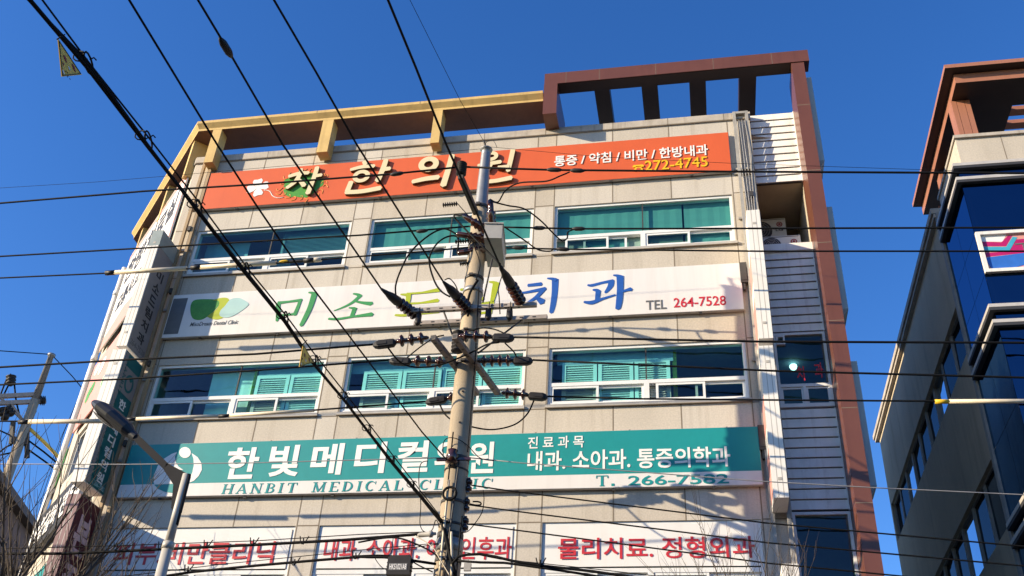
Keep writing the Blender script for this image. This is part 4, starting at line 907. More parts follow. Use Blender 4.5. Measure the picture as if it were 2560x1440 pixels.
# switch tank with bushings
bx = V(-3.30, -2.72, 12.12)
s = MB(); s.obox(bx, V(.15, .02, 0), V(-.05, .42, 0), V(0, 0, .15)); s.obox(bx+V(0, 0, .16), V(.165, .022, 0), V(-.055, .44, 0), V(0, 0, .012)); s.obox(bx+V(.16, -.3, .05), V(.01, 0, 0), V(0, .04, 0), V(0, 0, .06)); sw = s.build('switch_tank', M['box'], UPO)
def bush(p0, p1, tip=True):
    o = MB(); o.lathe(p0, p1, [(0, .06), (.1, .085), (.2, .06), (.25, .09), (.35, .06), (.4, .09), (.5, .06), (.55, .085), (.62, .05), (.66, .055), (.95, .05), (1, .02)], 14); o.build('bushing', M['porcelain'], sw)
bu = []
for p0, p1 in (((-3.32, -2.95, 12.28), (-3.36, -3.1, 12.86)), ((-3.42, -2.75, 12.25), (-3.98, -2.86, 12.33)), ((-3.42, -2.55, 12.2), (-4.0, -2.6, 12.1)), ((-3.3, -2.6, 12.28), (-3.32, -2.58, 12.75)), ((-3.4, -2.9, 12.3), (-3.85, -3.02, 12.62))):
    bush(p0, p1); bu.append(Vector(p1))
# small ribbed arresters
for px, py, Y, ln in ((1125, 511, -3.2, 38), (1158, 603, -2.7, 42), (1163, 658, -2.6, 28)):
    q0 = at(px-ln/2, py+2, Y); q1 = at(px+ln/2, py-2, Y); o = MB(); pr_ = []
    for i in range(7): pr_ += [((i+.1)/7, .014), ((i+.42)/7, .045), ((i+.55)/7, .045), ((i+.9)/7, .014)]
    o.lathe(q0, q1, pr_, 10); o.tube([q1, q1.lerp(V(PX, PY, q1.z), .5)], .008, 5); o.build('arrester', M['cover'], UPO)
# strain insulators of the three wires that cross the street
def dins(pa, pb):
    p0 = atz(*pa, 10.87); p1 = atz(*pb, 10.9); o = MB()
    o.lathe(p0, p0.lerp(p1, .55), [(0, .015), (.1, .03)]+[(.12+t*.85, r) for t, r in disc_prof(5, .05, .105)]+[(1, .03)], 14); io = o.build('insulator', M['porcelain'], UPO)
    c_ = MB(); c_.lathe(p0.lerp(p1, .5), p1, [(0, .07), (.15, .085), (.5, .07), (.7, .045), (1, .02)], 10); c_.build('clamp_cover', M['cover'], io)
    return p1
dA = dins((1046, 793), (953, 722)); dB = dins((1178, 780), (1108, 704)); dC = dins((1306, 762), (1250, 664))
for x, y in ((1040, 788), (1215, 775), (1268, 775)):
    q = at(x, y, PY-.26); o = MB(); o.lathe(q+V(.02, .1, .1), q+V(.06, -.05, -.22), [(0, .02), (.15, .05), (.8, .055), (1, .03)], 10); o.tube([q+V(.05, -.0, .16), q+V(.05, 0, -.1)], .008, 5); o.tube([q+V(.05, 0, -.1)+V(.03*math.cos(a), 0, -.05+.03*math.sin(a)) for a in [k*.7 for k in range(9)]], .004, 4); o.build('fuse_cutout', M['cover'], UPO)
# jumper loops and leads on the pole
def lead(pts, r=.014, m='cable', n=6, nm='jumper_wire'):
    o = MB(); o.tube(catmull(pts, n), r, 6); return o.build(nm, M[m], UPO)
lead([jl1, at(1000, 905, -3.2), at(1040, 918, -3.0), at(1100, 912, -2.95), at(1170, 885, -2.95), at(1215, 862, -3.1), jr1])
lead([jl2+V(0, 0, .1), at(1050, 868, -2.85), at(1085, 845, -2.9), at(1110, 838, -2.9)], .012); lead([at(1170, 828, -3.0), at(1205, 820, -3.1), at(1235, 823, -3.3), at(1258, 832, -3.45)], .012)
lead([jr1+V(.1, 0, -.02), at(1285, 880, -3), jr2+V(-.05, 0, .15)], .012)
lead([jl3, at(1112, 1035, -1.7), at(1135, 1053, -1.8), at(1175, 1066, -2.0), at(1230, 1074, -1.8), at(1285, 1062, -1.65), at(1318, 1035, -1.6), jr3])
lead([bu[1], at(1110, 572, -2.9), at(1070, 590, -3), at(1025, 632, -3), at(1000, 680, -2.9), at(989, 715, -2.9), at(990, 742, -2.8)], .016)
lead([bu[2], at(1145, 594, -2.7), at(1118, 592, -2.8), at(1090, 612, -2.9), at(1073, 650, -2.9), at(1085, 700, -2.8), at(1103, 728, -2.8), at(1125, 742, -2.8)], .016)
lead([bu[0], at(1245, 505, -3.2), at(1265, 475, -3.3), at(1300, 457, -3.4), at(1365, 453, -3.55), at(1400, 440, -3.6), at(1424, 430, -3.6)], .014)
lead([bu[0]+V(.02, 0, -.05), at(1270, 514, -2.8), at(1310, 522, -2.6), at(1350, 550, -2.4), at(1385, 585, -2.2), at(1405, 602, -2.1), at(1418, 595, -2.05), at(1420, 580, -2.05), at(1440, 572, -2.05)], .014)
lead([bu[3], at(1262, 568, -2.4), at(1310, 600, -2.0), at(1345, 624, -1.6), at(1375, 628, -1.4), at(1382, 622, -1.4)], .014)
lead([bu[4], at(1150, 538, -2.9), at(1135, 541, -2.9), at(1165, 575, -2.9), at(1200, 610, -3.0), at(1230, 640, -3.05), dC+V(0, 0, .03)], .016)
lead([at(1200, 600, -2.75), at(1186, 615, -2.75), at(1195, 640, -2.75), at(1200, 665, -2.75), at(1190, 700, -2.75)], .01)
lead([at(1255, 690, -2.8), at(1246, 720, -2.75), at(1248, 745, -2.75), at(1250, 785, -2.75)], .01); lead([at(1112, 700, -3.4), at(1125, 697, -3.3), at(1142, 720, -3), at(1149, 760, -2.75)], .01)
lead([at(1195, 700, -2.7), at(1176, 730, -2.7), at(1168, 765, -2.7), at(1170, 790, -2.7)], .022)
for x0, y0, x1, y1, r_, m in ((1197, 720, 1188, 900, .01, 'cable'), (1188, 900, 1169, 1130, .01, 'cable'), (1133, 1080, 1096, 1440, .012, 'cable'), (1148, 1150, 1110, 1440, .014, 'iron'), (1122, 1200, 1098, 1440, .02, 'guard'), (1155, 1290, 1140, 1440, .012, 'cable'), (1128, 1330, 1130, 1440, .022, 'guard'), (1104, 1300, 1138, 1440, .03, 'cable')):
    r1 = PY-.23; lead([at(x0, y0, r1), at((x0+x1)/2, (y0+y1)/2, r1-.01), at(x1, y1, r1)], r_, m, 4, 'riser_cable')
lead([at(1125, 1235, -2.75)+V(.1*math.cos(a), -.02, .1*math.sin(a)) for a in [k*.63 for k in range(11)]], .02, 'cable', 3, 'cable_coil')
for x, y in ((1172, 1213), (1166, 1262), (1163, 1310)):
    q = at(x, y, PY); o = MB(); o.lathe(q+V(0, 0, -.1), q+V(0, 0, .1), [(0, .01), (.05, .05), (.3, .055), (.4, .03), (.55, .03), (.65, .055), (.9, .05), (1, .01)], 12); o.box(q.x-.14, q.x+.02, PY-.02, PY+.02, q.z+.1, q.z+.12); o.box(q.x-.14, q.x+.02, PY-.02, PY+.02, q.z-.12, q.z-.1); o.build('spool_insulator', M['porcelain'], UPO)
q = at(1131, 1140, PY-.28); o = MB(); o.lathe(q+V(0, 0, -.13), q+V(0, 0, .12), [(0, .02), (.1, .09), (.35, .07), (.5, .1), (.7, .06), (.9, .08), (1, .02)], 12); o.box(q.x-.25, q.x+.28, PY-.27, PY-.23, q.z-.06, q.z-.02); o.build('spool_insulator', M['porcelain'], UPO)
lead([at(1109, 1147, -2.72), at(1108, 1110, -2.72), at(1120, 1095, -2.75), at(1145, 1098, -2.75), at(1170, 1115, -2.6), at(1200, 1145, -2.5), at(1235, 1152, -2.5)], .007)
lead([at(1070, 1152, -2.7), at(1052, 1160, -2.7), at(1047, 1200, -2.7), at(1052, 1260, -2.7), at(1050, 1310, -2.7), at(1062, 1330, -2.7), at(1080, 1325, -2.7), at(1090, 1300, -2.7), at(1100, 1320, -2.7)], .007)
lead([at(1208, 1225, -2.5), at(1210, 1250, -2.5), at(1205, 1280, -2.5), at(1190, 1305, -2.5), at(1170, 1328, -2.5), at(1150, 1332, -2.6)], .007)
ti = MB(); q = V(PX, PY, 14.66); ti.tube([q, q+V(-.05, 0, .12), q+V(-.07, 0, .2)], .02, 6); ti.tube(catmull([q+V(-.05, 0, .05), q+V(0, 0, .16), q+V(.12, 0, .17), q+V(.2, 0, 0)], 4), .006, 5); ti.build('top_fitting', M['iron'], UPO)

# ================================================================== OVERHEAD WIRES
def wire(label, pts, r=.015, m='cable', n=1, name='overhead_wire', group='overhead wires'):
    o = MB(); o.tube(catmull(pts, n) if n > 1 else pts, r, 6); return tag(o.build(name, M[m]), label, 'wire', group)
def sleeve(wo, p0, p1, r=.04, m='cover', nm='splice_sleeve'):
    o = MB(); o.lathe(p0, p1, [(0, r*.35), (.12, r*.7), (.28, r), (.72, r), (.88, r*.7), (1, r*.35)], 10); 
    me_o = o.build(nm, M[m], wo); return me_o
def guard(wo, p0, p1, r=.045, tip='cover'):
    o = MB(); p0 = Vector(p0); p1 = Vector(p1); o.tube([p0, p1], r, 8, 0); o.tube([p0+V(0, -.0, r*.9), p1+V(0, 0, r*.9)], r*.35, 5, 0)
    d = (p1-p0).normalized(); o.tube([p0-d*.12, p0+d*.08], r*1.15, 8, 1)
    o.build('line_guard', [M['guard'], M[tip]], wo)
def run(Y, pts, ext=True):
    P = [at(x, y, Y) for x, y in pts]
    if ext == 'L' or ext is True: d = (P[0]-P[1]); P = [P[0]+d*(25/d.length)]+P
    if ext == 'R' or ext is True: d = (P[-1]-P[-2]); P = P+[P[-1]+d*(25/d.length)]
    return P
h1 = wire('black cable tied on the topmost insulator, highest of those left of the pole', run(-3.6, [(0, 508), (360, 478), (640, 461), (980, 435), (1155, 417)], 'L'), .018)
sleeve(h1, at(975, 437, -3.6), at(1010, 432, -3.6))
h1b = wire('black cable leading right past the yellow phone number, from the topmost insulator', run(-3.6, [(1155, 417), (1290, 422), (1390, 425), (1830, 429), (2560, 433)], 'R'), .018)
sleeve(h1b, at(1366, 424, -3.6), at(1406, 425, -3.6)); sleeve(h1b, at(1425, 426, -3.6), at(1462, 427, -3.6))
h2 = wire('black cable left of the pole at the upper windows, above the one with cream guards', run(-2.05, [(0, 641), (360, 620), (900, 588), (1172, 566)], 'L'), .017)
sleeve(h2, at(1040, 579, -2.05), at(1070, 576, -2.05))
h2b = wire('black cable right of the pole with two sleeves, crossing the upper right window glass', run(-2.05, [(1172, 566), (1350, 570), (1450, 572), (1900, 571), (2560, 569)], 'R'), .017)
sleeve(h2b, at(1332, 570, -2.05), at(1364, 570, -2.05)); sleeve(h2b, at(1430, 572, -2.05), at(1464, 572, -2.05))
h3 = wire('black cable wearing a long cream guard, ending at the pole below the upper windows', run(-1.4, [(0, 695), (265, 683), (470, 672), (720, 656), (850, 645), (1080, 627), (1175, 618)], 'L'), .016)
guard(h3, at(278, 682, -1.4), at(466, 671, -1.4)); guard(h3, at(492, 669, -1.4), at(690, 657, -1.4)); guard(h3, at(775, 651, -1.4), at(803, 649, -1.4))
sleeve(h3, at(690, 657, -1.4), at(772, 651, -1.4), .03); sleeve(h3, at(700, 656, -1.4)+V(0, -.03, 0), at(722, 654, -1.4)+V(0, -.03, 0), .025, 'guardyellow'); sleeve(h3, at(1080, 627, -1.4), at(1112, 624, -1.4))
h3b = wire('black cable right of the pole crossing the small sashes of the upper right window', run(-1.4, [(1175, 618), (1290, 620), (1400, 623), (1900, 628), (2560, 628)], 'R'), .016)
sleeve(h3b, at(1280, 619, -1.4), at(1312, 620, -1.4)); sleeve(h3b, at(1392, 622, -1.4), at(1424, 624, -1.4))
h4 = wire('black cable from the nearest insulator string on the left of the pole', run(-3.45, [(0, 918), (320, 899), (640, 885), (933, 861)], 'L'), .017)
h4b = wire('black cable from the nearest insulator string on the right of the pole', run(-3.45, [(1286, 843), (1600, 848), (1900, 854), (2560, 857)], 'R'), .017)
h5 = wire('black cable from the middle insulator string on the left of the pole', run(mL.y, [(0, 962), (320, 947), (640, 926), (974, 900)], 'L'), .016)
h5b = wire('black cable from the middle insulator string on the right of the pole', run(mR.y, [(1332, 900), (1600, 912), (1930, 927), (2560, 944)], 'R'), .016)
h6 = wire('black cable with a cream guard along the lower left window sill', run(-1.6, [(0, 1053), (65, 1053), (330, 1047), (640, 1036), (790, 1025), (1064, 1004)], 'L'), .015)
guard(h6, at(62, 1055, -1.6), at(272, 1053, -1.6), .04); guard(h6, at(330, 1048, -1.6), at(560, 1040, -1.6), .03); guard(h6, at(563, 1040, -1.6), at(785, 1026, -1.6), .03)
h6b = wire('black cable with a yellow tipped cream guard at its right end', run(-1.6, [(1369, 991), (1600, 997), (1930, 1000), (2350, 1003), (2560, 1003)], 'R'), .015)
guard(h6b, at(2358, 1004, -1.6), at(2640, 1003, -1.6), .032, 'guardyellow')
wire('thin pale wire from the left edge to the pole, crossing the teal sign', run(-2.77, [(0, 1160), (320, 1161), (640, 1157), (1000, 1147), (1125, 1144)], 'L'), .008, 'greycable')
wire('thin pale wire from the pole to the right edge, crossing the teal sign', run(-2.4, [(1150, 1142), (1300, 1157), (1600, 1180), (1900, 1203), (2180, 1219), (2560, 1237)], 'R'), .008, 'greycable')
wire('very thin wire from the pole top far out to the left', run(-2.5, [(0, 470), (240, 455), (430, 439), (1205, 372)], 'L'), .004)
wire('very thin wire from the pole top over the orange sign to the right', run(-2.5, [(1212, 366), (1500, 392), (1825, 408), (2330, 425)], 'R'), .004)
ext = lambda P: P+[P[-1]+(P[-1]-P[-2]).normalized()*18]
k1 = wire('black cable with a thick sleeve, running up and left from the left crossarm insulator', ext([dA]+[atz(x, y, 10.92) for x, y in ((706, 360), (640, 246), (570, 125), (495, 0))]), .016)
sleeve(k1, atz(580, 144, 10.92), atz(549, 94, 10.92), .05)
wire('black cable running up and left from the middle insulator of the double crossarm', ext([dB]+[atz(x, y, 10.92) for x, y in ((891, 360), (790, 180), (685, 0))]), .016)
k3 = wire('black cable running steeply up from the right insulator of the double crossarm', ext([dC]+[atz(x, y, 10.92) for x, y in ((1115, 360), (1040, 170), (970, 0))]), .017)
sleeve(k3, dC+V(0, 0, .0), atz(1262, 688, 10.88), .04)
wire('very thin wire running steeply up from the pole top', ext([V(PX, PY, 14.7)]+[atz(x, y, 14.7) for x, y in ((1150, 250), (1025, 0))]), .005)
wire('slim black cable running up and left from the middle of the pole shaft', ext([V(-3.74, -2.7, 8.05)]+[atz(x, y, 8.0) for x, y in ((1055, 1080), (782, 720), (640, 512), (542, 360), (323, 0))]), .011)
# telecom bundle with messenger, rings and plates
bp_ = [(1108, 1310), (980, 1158), (860, 1000), (780, 905), (710, 802), (615, 685), (490, 520), (366, 362), (215, 165), (75, 0)]
BN = [atz(x, y, 7.1) for x, y in bp_]
bn = wire('thick black telecom bundle sweeping from the lower pole to the upper left corner', ext(BN), .017, n=1, group='telecom bundle strands')
wire('second strand lying along the thick telecom bundle', ext([p+V(.022*math.sin(i*1.9), 0, .018+.02*math.cos(i*2.3)) for i, p in enumerate(BN)]), .010, group='telecom bundle strands')
wire('third strand twisting along the thick telecom bundle', ext([p+V(-.022*math.cos(i*1.3), 0, -.004+.02*math.sin(i*1.7)) for i, p in enumerate(BN)]), .010, group='telecom bundle strands')
ms_ = [(1100, 1290), (985, 1142), (865, 985), (790, 890), (716, 790), (620, 672), (497, 505), (378, 352), (225, 160), (106, 0)]
MS = [atz(x, y, 7.22) for x, y in ms_]
wire('thin messenger wire just above the thick telecom bundle', ext(MS), .008, group='telecom bundle strands')
for (x, y), lb in zip(((213, 163), (364, 357), (491, 525), (612, 680), (710, 800), (787, 908), (860, 998), (920, 1078), (980, 1155), (1030, 1218)), ('at the upper yellow plate', 'below the upper yellow plate on open sky', 'over the left end of the orange sign', 'over the cream guard', 'over the green brush letters', 'at the lower yellow plate', 'between the lower windows', 'above the teal sign', 'over the top of the teal sign', 'over the serif letters')):
    q = atz(x, y, 7.13); o = MB(); r_ = .055
    o.tube([q+V(.4*r_*math.cos(a)+.02, -.1*math.cos(a), r_*math.sin(a)+.02) for a in [k*2*math.pi/12 for k in range(13)]], .008, 5); o.tube([q+V(.02, 0, .06), q+V(.03, .02, .10), q+V(.05, .03, .08)], .006, 5)
    o.tube([q+V(.0+.05*math.cos(a), -.12+.01*a, -.0+.035*math.sin(a)) for a in [k*.7 for k in range(10)]], .006, 5)
    tag(o.build('hanger_ring', M['cable']), 'wire hanger ring on the telecom bundle '+lb, 'hanger ring', 'hanger rings on the telecom bundle')
def plate(px, Z, label):
    P = [atx(*p, Z) for p in px]; NF = V(1, 0, 0)
    t = thing('warning_plate', label, 'warning plate', P[1], 'yellow warning plates on the bundle')
    c = (P[0]+P[1]+P[2])/3; inn = [c+(p-c)*.9 for p in P]
    b = MB(); b.prism(P, NF, .006, 0); b.build('plate', M['plate'], t)
    k = MB()
    for i in range(3): k.bar(inn[i]+NF*.008, inn[(i+1) % 3]+NF*.008, .006, .003, 0, up=NF)
    def uv(u, v): return P[0]+(P[1]-P[0])*u+(P[2]-P[0])*v+NF*.007
    for u, v, s in ((.30, .24, .07), (.18, .62, .075)):
        k.prism([uv(u+s*math.cos(a), v+s*math.sin(a)*(1.3 if i % 2 else .7)) for i, a in enumerate([j*2*math.pi/7 for j in range(7)])], NF, .002, 1)
    k.prism([uv(.55+.035*math.cos(a), .12+.035*math.sin(a)) for a in [j*2*math.pi/10 for j in range(10)]], NF, .002, 1)
    for u, v in ((.42, .38), (.80, .08)): k.prism([uv(u+.045*math.cos(a), v+.045*math.sin(a)) for a in [j*2*math.pi/10 for j in range(10)]], NF, .0025, 2)
    for u, v in ((.62, .25), (.66, .3), (.7, .35), (.66, .18), (.74, .24)): k.prism([uv(u+x, v+y) for x, y in ((0, 0), (.03, 0), (.03, .03), (0, .03))], NF, .002, 0)
    k.build('markings', [M['black'], M['platered'], M['ltwhite']], t)
    h = MB(); h.tube([P[0]+V(.0, 0, -.01), P[0]+V(.03, .02, .06)], .005, 5); h.build('tie', M['cable'], t)
plate(((143, 96), (153, 192), (203, 187)), -4.40, 'yellow triangular warning plate against open sky at the upper left')
plate(((757, 860), (747, 917), (783, 906)), -4.10, 'yellow triangular warning plate in front of the lower left window')
# low voltage lines to the right of the pole
wire('black low voltage line from the upper spool on the pole to the right', run(-2.45, [(1178, 1213), (1225, 1220), (1280, 1228), (1600, 1268), (1920, 1308), (2560, 1366)], 'R'), .011)
wire('black low voltage line from the middle spool on the pole to the right', run(-2.45, [(1172, 1262), (1280, 1277), (1600, 1317), (1920, 1357), (2560, 1415)], 'R'), .011)
wire('black low voltage line from the lowest spool on the pole to the right', run(-2.45, [(1168, 1310), (1280, 1324), (1600, 1366), (1920, 1408), (2560, 1470)], 'R'), .011)
o = wire('short curled cable tail by the middle spool on the pole', [at(x, y, -2.45) for x, y in ((1175, 1260), (1190, 1263), (1201, 1262), (1202, 1257), (1194, 1254), (1182, 1254))], .012, n=4, name='cable_tail')
# low bundles, left and right
YB = -2.75
b1_ = [(0, 1384), (160, 1384), (300, 1378), (640, 1362), (860, 1350), (1040, 1336), (1062, 1335)]
wire('thick black cable bundle crossing the red letters of the left window banners', run(YB, b1_, 'L'), .022, group='low cable bundles')
wire('thin strand above the thick bundle on the left window banners', run(YB, [(0, 1372), (300, 1364), (640, 1352), (900, 1336), (1060, 1330)], 'L'), .007, group='low cable bundles')
wire('bundle sagging from left to the pole below the banner letters', run(YB, [(380, 1445), (480, 1430), (640, 1414), (800, 1400), (900, 1392), (960, 1393), (1010, 1398), (1090, 1410)], 'L'), .02, group='low cable bundles')
wire('thin strand over the sagging left bundle', run(YB, [(380, 1432), (560, 1410), (760, 1390), (950, 1370), (1095, 1358)], 'L'), .006, group='low cable bundles')
wire('pair strand from the left bundle down to the pole clamp', [at(x, y, YB) for x, y in ((880, 1390), (960, 1388), (1015, 1397), (1050, 1415), (1082, 1430))], .01, n=5, group='low cable bundles')
wire('curved strand from the upper left bundle down across the pole', [at(x, y, YB-.05) for x, y in ((896, 1356), (960, 1345), (1000, 1346), (1040, 1360), (1080, 1380), (1100, 1400), (1120, 1430))], .013, n=5, group='low cable bundles')
wire('pale curved strand from the bundle end down to the pole', [at(x, y, YB-.06) for x, y in ((1038, 1340), (1060, 1352), (1085, 1372), (1100, 1398), (1125, 1440))], .008, 'guard', n=5, group='low cable bundles')
wire('thin slack loop below the left bundle', [at(x, y, YB) for x, y in ((930, 1375), (940, 1400), (960, 1422), (985, 1424))], .006, n=5, group='low cable bundles')
wire('taut thin strand from the terminal box to the pole', [at(x, y, YB) for x, y in ((980, 1374), (1040, 1368), (1098, 1360))], .007, group='low cable bundles')
q0, q1 = at(1044, 1338, YB), at(1090, 1334, YB); o = MB(); o.lathe(q0, q1, [(0, .02), (.1, .035), (.6, .035), (.65, .05), (.8, .05), (.85, .025), (1, .02)], 10); tag(o.build('cable_clamp', M['rack']), 'grey dead-end cable clamp on the left side of the pole', 'cable clamp')
wire('thick black bundle leaving the pole to the lower right, across the banner edge', run(YB, [(1130, 1410), (1145, 1392), (1165, 1387), (1200, 1385), (1240, 1392), (1280, 1402), (1360, 1415), (1480, 1428), (1600, 1446)], 'R'), .02, group='low cable bundles')
wire('second bundle leaving the pole to the right, below the thick one', run(YB, [(1145, 1402), (1200, 1406), (1260, 1407), (1300, 1412), (1400, 1426), (1520, 1445)], 'R'), .018, group='low cable bundles')
wire('thin strand over the lower right bundle', run(YB, [(1160, 1380), (1250, 1398), (1350, 1408), (1500, 1424), (1640, 1440)], 'R'), .006, group='low cable bundles')
for i, (x, y, lb) in enumerate(((290, 1372, 'left of the lamp post'), (402, 1370, 'at the lamp post'), (516, 1366, 'right of the lamp post'), (632, 1360, 'under the last letter of the left banner'), (757, 1357, 'between the two left banners'), (735, 1410, 'on the sagging bundle between banners'), (888, 1394, 'on the sagging bundle under the middle banner'), (468, 1428, 'on the sagging bundle under the left banner'), (1350, 1412, 'on the right bundle'))):
    q = at(x, y, YB); o = MB()
    o.tube([q+V(-.06, 0, .10), q+V(-.03, -.02, .0), q+V(.0, -.03, -.03), q+V(.04, 0, .02), q+V(.08, 0, .10)], .009, 5); o.tube([q+V(.0, 0, .07), q+V(.02, -.02, -.03)], .01, 5)
    tag(o.build('spiral_tie', M['cable']), 'spiral tie hook on the low cable bundle '+lb, 'cable tie', 'spiral ties on the low bundles')
# hanging terminal box
q = at(999, 1417, YB); t = thing('terminal_box', 'black terminal box with white code hanging from wires left of the pole', 'terminal box', q+V(0, 0, -.15))
b = MB(); b.box(q.x-.17, q.x+.17, YB-.06, YB+.06, q.z-.13, q.z+.13); b.box(q.x-.15, q.x+.15, YB-.05, YB+.05, q.z+.131, q.z+.155)
for z in (-.06, 0, .06): b.box(q.x-.19, q.x-.171, YB-.02, YB+.02, q.z+z-.008, q.z+z+.008); b.box(q.x+.171, q.x+.19, YB-.02, YB+.02, q.z+z-.008, q.z+z+.008)
b.build('casing', M['cover'], t); b = MB(); b.box(q.x-.14, q.x+.13, YB-.064, YB-.061, q.z-.07, q.z+.03); b.build('label_strip', M['greytext'], t)
e = MB(); put(e, 'HK51021A8', V(q.x-.13, YB-.0645, q.z-.06), V(.25, 0, 0), V(0, 0, .08), NF, th=.003, off=.01); e.build('code', M['ltwhite'], t)
b = MB()
for x in (-.15, .15): b.tube([q+V(x, 0, .15), q+V(x, 0, .42)], .006, 5)
b.build('hanger', M['cable'], t)
q = at(1169, 1417, YB); b = MB(); b.box(q.x-.05, q.x+.05, YB-.02, YB+.02, q.z-.06, q.z+.05); b.tube([q+V(0, 0, .05), q+V(0, 0, .12)], .005, 5); tag(b.build('cable_tag', M['rack']), 'small grey tag hanging from the cable right of the pole', 'tag')

# ================================================================== STREET LAMP
LY = -6.0
base = at(402, 1436, LY); top = at(461, 1190, LY)
t = thing('street_lamp', 'grey street lamp with a cobra head on a slanting arm, left before the teal sign', 'street lamp', (base.x, LY, 0))
s = MB(); s.lathe((base.x, LY, 0), (base.x, LY, 5.55), [(0, .09), (1, .062)], 14); s.lathe((base.x, LY, 5.55), (base.x, LY, top.z+.02), [(0, .052), (1, .045)], 12); s.lathe((base.x, LY, 5.5), (base.x, LY, 5.58), [(0, .072), (1, .068)], 14); s.build('post', M['lamppole'], t)
hA = at(340, 1094, LY); hB = at(236, 1010, LY); c = V(base.x, LY, top.z)
s = MB(); k1_, k2_ = c+V(-.28, 0, .12), c+V(-.02, 0, -.45)
s.bar(hA, k1_, .06, .085); s.prism([k1_+V(.0, -.03, .043), k1_+V(-.02, -.03, -.043), c+V(-.12, -.03, -.12), c+V(-.07, -.03, -.42), c+V(.0, -.03, -.46), c+V(.05, -.03, -.46), c+V(.05, -.03, .0), c+V(.0, -.03, .03)], V(0, 1, 0), .06)
s.tube([c+V(.03, 0, -.62), c+V(.03, 0, .02)], .03, 8); s.build('arm', M['lamparm'], t)
d = (hB-hA); L = d.length; d.normalize(); sd = V(0, 1, 0); u = sd.cross(d)*-1
if u.z < 0: u = -u
s = MB(); rings = []
for tt, wd, h0, h1 in ((0, .05, .05, .05), (.1, .06, .06, .06), (.2, .12, .10, .08), (.5, .21, .12, .08), (.75, .22, .11, .08), (.92, .15, .07, .05), (1, .03, .02, .02)):
    cc = hA+d*(L*tt); rings.append([cc+sd*(wd*math.cos(a))+u*((h0 if math.sin(a) > 0 else h1)*math.sin(a)) for a in [2*math.pi*j/14 for j in range(14)]])
for i in range(len(rings)-1):
    for j in range(14): s.face([rings[i][j], rings[i][(j+1) % 14], rings[i+1][(j+1) % 14], rings[i+1][j]], 0, True)
s.face(rings[0]); s.build('lamp_head', M['lamp'], t)
s = MB(); s.face([hA+d*(L*(.66+.24*math.cos(a)))+sd*(.14*math.sin(a))-u*.075 for a in [2*math.pi*j/18 for j in range(18)]]); 
cc = hA+d*(L*.66)-u*.062
rr_ = [[hA+d*(L*(.66+.24*k*math.cos(a)))+sd*(.14*k*math.sin(a))-u*(.08+.03*(1-k*k)) for a in [2*math.pi*j/18 for j in range(18)]] for k in (1, .7, .35)]
for i in range(2):
    for j in range(18): s.face([rr_[i][j], rr_[i][(j+1) % 18], rr_[i+1][(j+1) % 18], rr_[i+1][j]], 0, True)
s.face(rr_[2]); s.build('lens', M['lens'], t)

# ================================================================== FAR LEFT POLE
WQ = 42
lt_, lb_ = atw(130, 885, WQ), atw(118, 905, WQ)
lx, ly = lt_.x, lt_.y
def lp(px, py):  # point on the vertical plane through the pole, facing the camera
    n = V(CPOS.x-lx, CPOS.y-ly, 0).normalized(); d_ = ray(px, py); return CPOS+d_*((V(lx, ly, 0)-CPOS).dot(n)/d_.dot(n))
t = thing('utility_pole', 'distant concrete utility pole at the far left under open sky', 'utility pole', (lx, ly, 0))
zj = lp(88, 1000).z; zt = lp(130, 886).z
s = MB(); s.lathe((lx, ly, 0), (lx, ly, zj), [(0, .27), (1, .18)], 14); s.build('shaft', M['concrete'], t)
s = MB(); s.lathe((lx, ly, zj-.1), (lx, ly, zt), [(0, .16), (.95, .11), (.96, .16), (1, .16)], 10); s.build('top_extension', M['galv'], t)
for a, c in (((-60, 994), (97, 986)), ((-60, 1011), (115, 1003))):
    s = MB(); s.bar(lp(*a), lp(*c), .16, .16); s.build('crossarm', M['arm'], t)
for a, c in (((2, 995), (58, 1052)), ((28, 1010), (56, 1050))):
    s = MB(); s.bar(lp(*a), lp(*c), .09, .09); s.build('brace', M['arm'], t)
for a, c in (((33, 1055), (28, 1110)), ((67, 1060), (68, 1145))):
    s = MB(); s.bar(lp(*a), lp(*c), .14, .14, up=V(0, 1, 0)); s.build('bracket', M['iron'], t)
s = MB(); s.bar(lp(28, 1100), lp(70, 1106), .2, .25); s.build('bracket', M['iron'], t)
for a, c in (((28, 938), (26, 965)), ((0, 1020), (18, 1050)), ((15, 1018), (32, 1040)), ((100, 1001), (115, 1002))):
    s = MB(); s.lathe(lp(*a), lp(*c), [(0, .08)]+[(x/10, .2 if x % 3 else .12) for x in range(1, 10)]+[(1, .06)], 10); s.build('insulator', M['cover'], t)
s = MB()
for pts in (((27, 935), (16, 950), (0, 990)), ((36, 962), (40, 1000), (48, 1035)), ((20, 965), (8, 990)), ((0, 1130), (15, 1118), (30, 1112)), ((0, 1138), (28, 1132))): s.tube(catmull([lp(*p) for p in pts], 5), .035, 5)
s.build('jumper_wire', M['cable'], t)
for lb, pts, r_, m in (('very thin wire from the far left pole top to the left edge', ((-60, 873), (0, 877), (128, 886)), .02, 'cable'), ('thin wire sloping right from the far left pole top behind the corner', ((134, 892), (180, 940), (230, 1000)), .02, 'cable'),
                       ('thick ochre guarded cable sloping right from the far left pole', ((72, 1070), (110, 1105), (158, 1155)), .07, 'plate'), ('black cable sloping right below the ochre guarded cable', ((72, 1102), (110, 1130), (152, 1165)), .035, 'cable'), ('lower black cable sloping right from the far left pole', ((72, 1125), (110, 1152), (148, 1180)), .035, 'cable'),
                       ('short cable from the far left pole to the left edge', ((70, 1108), (30, 1090), (-60, 1050)), .03, 'cable')):
    P = [lp(*p) for p in pts]
    if pts[0][0] > 60 and pts[-1][0] > 100: P.append(P[-1]+(P[-1]-P[-2])*1.5)
    wire(lb, P, r_, m)
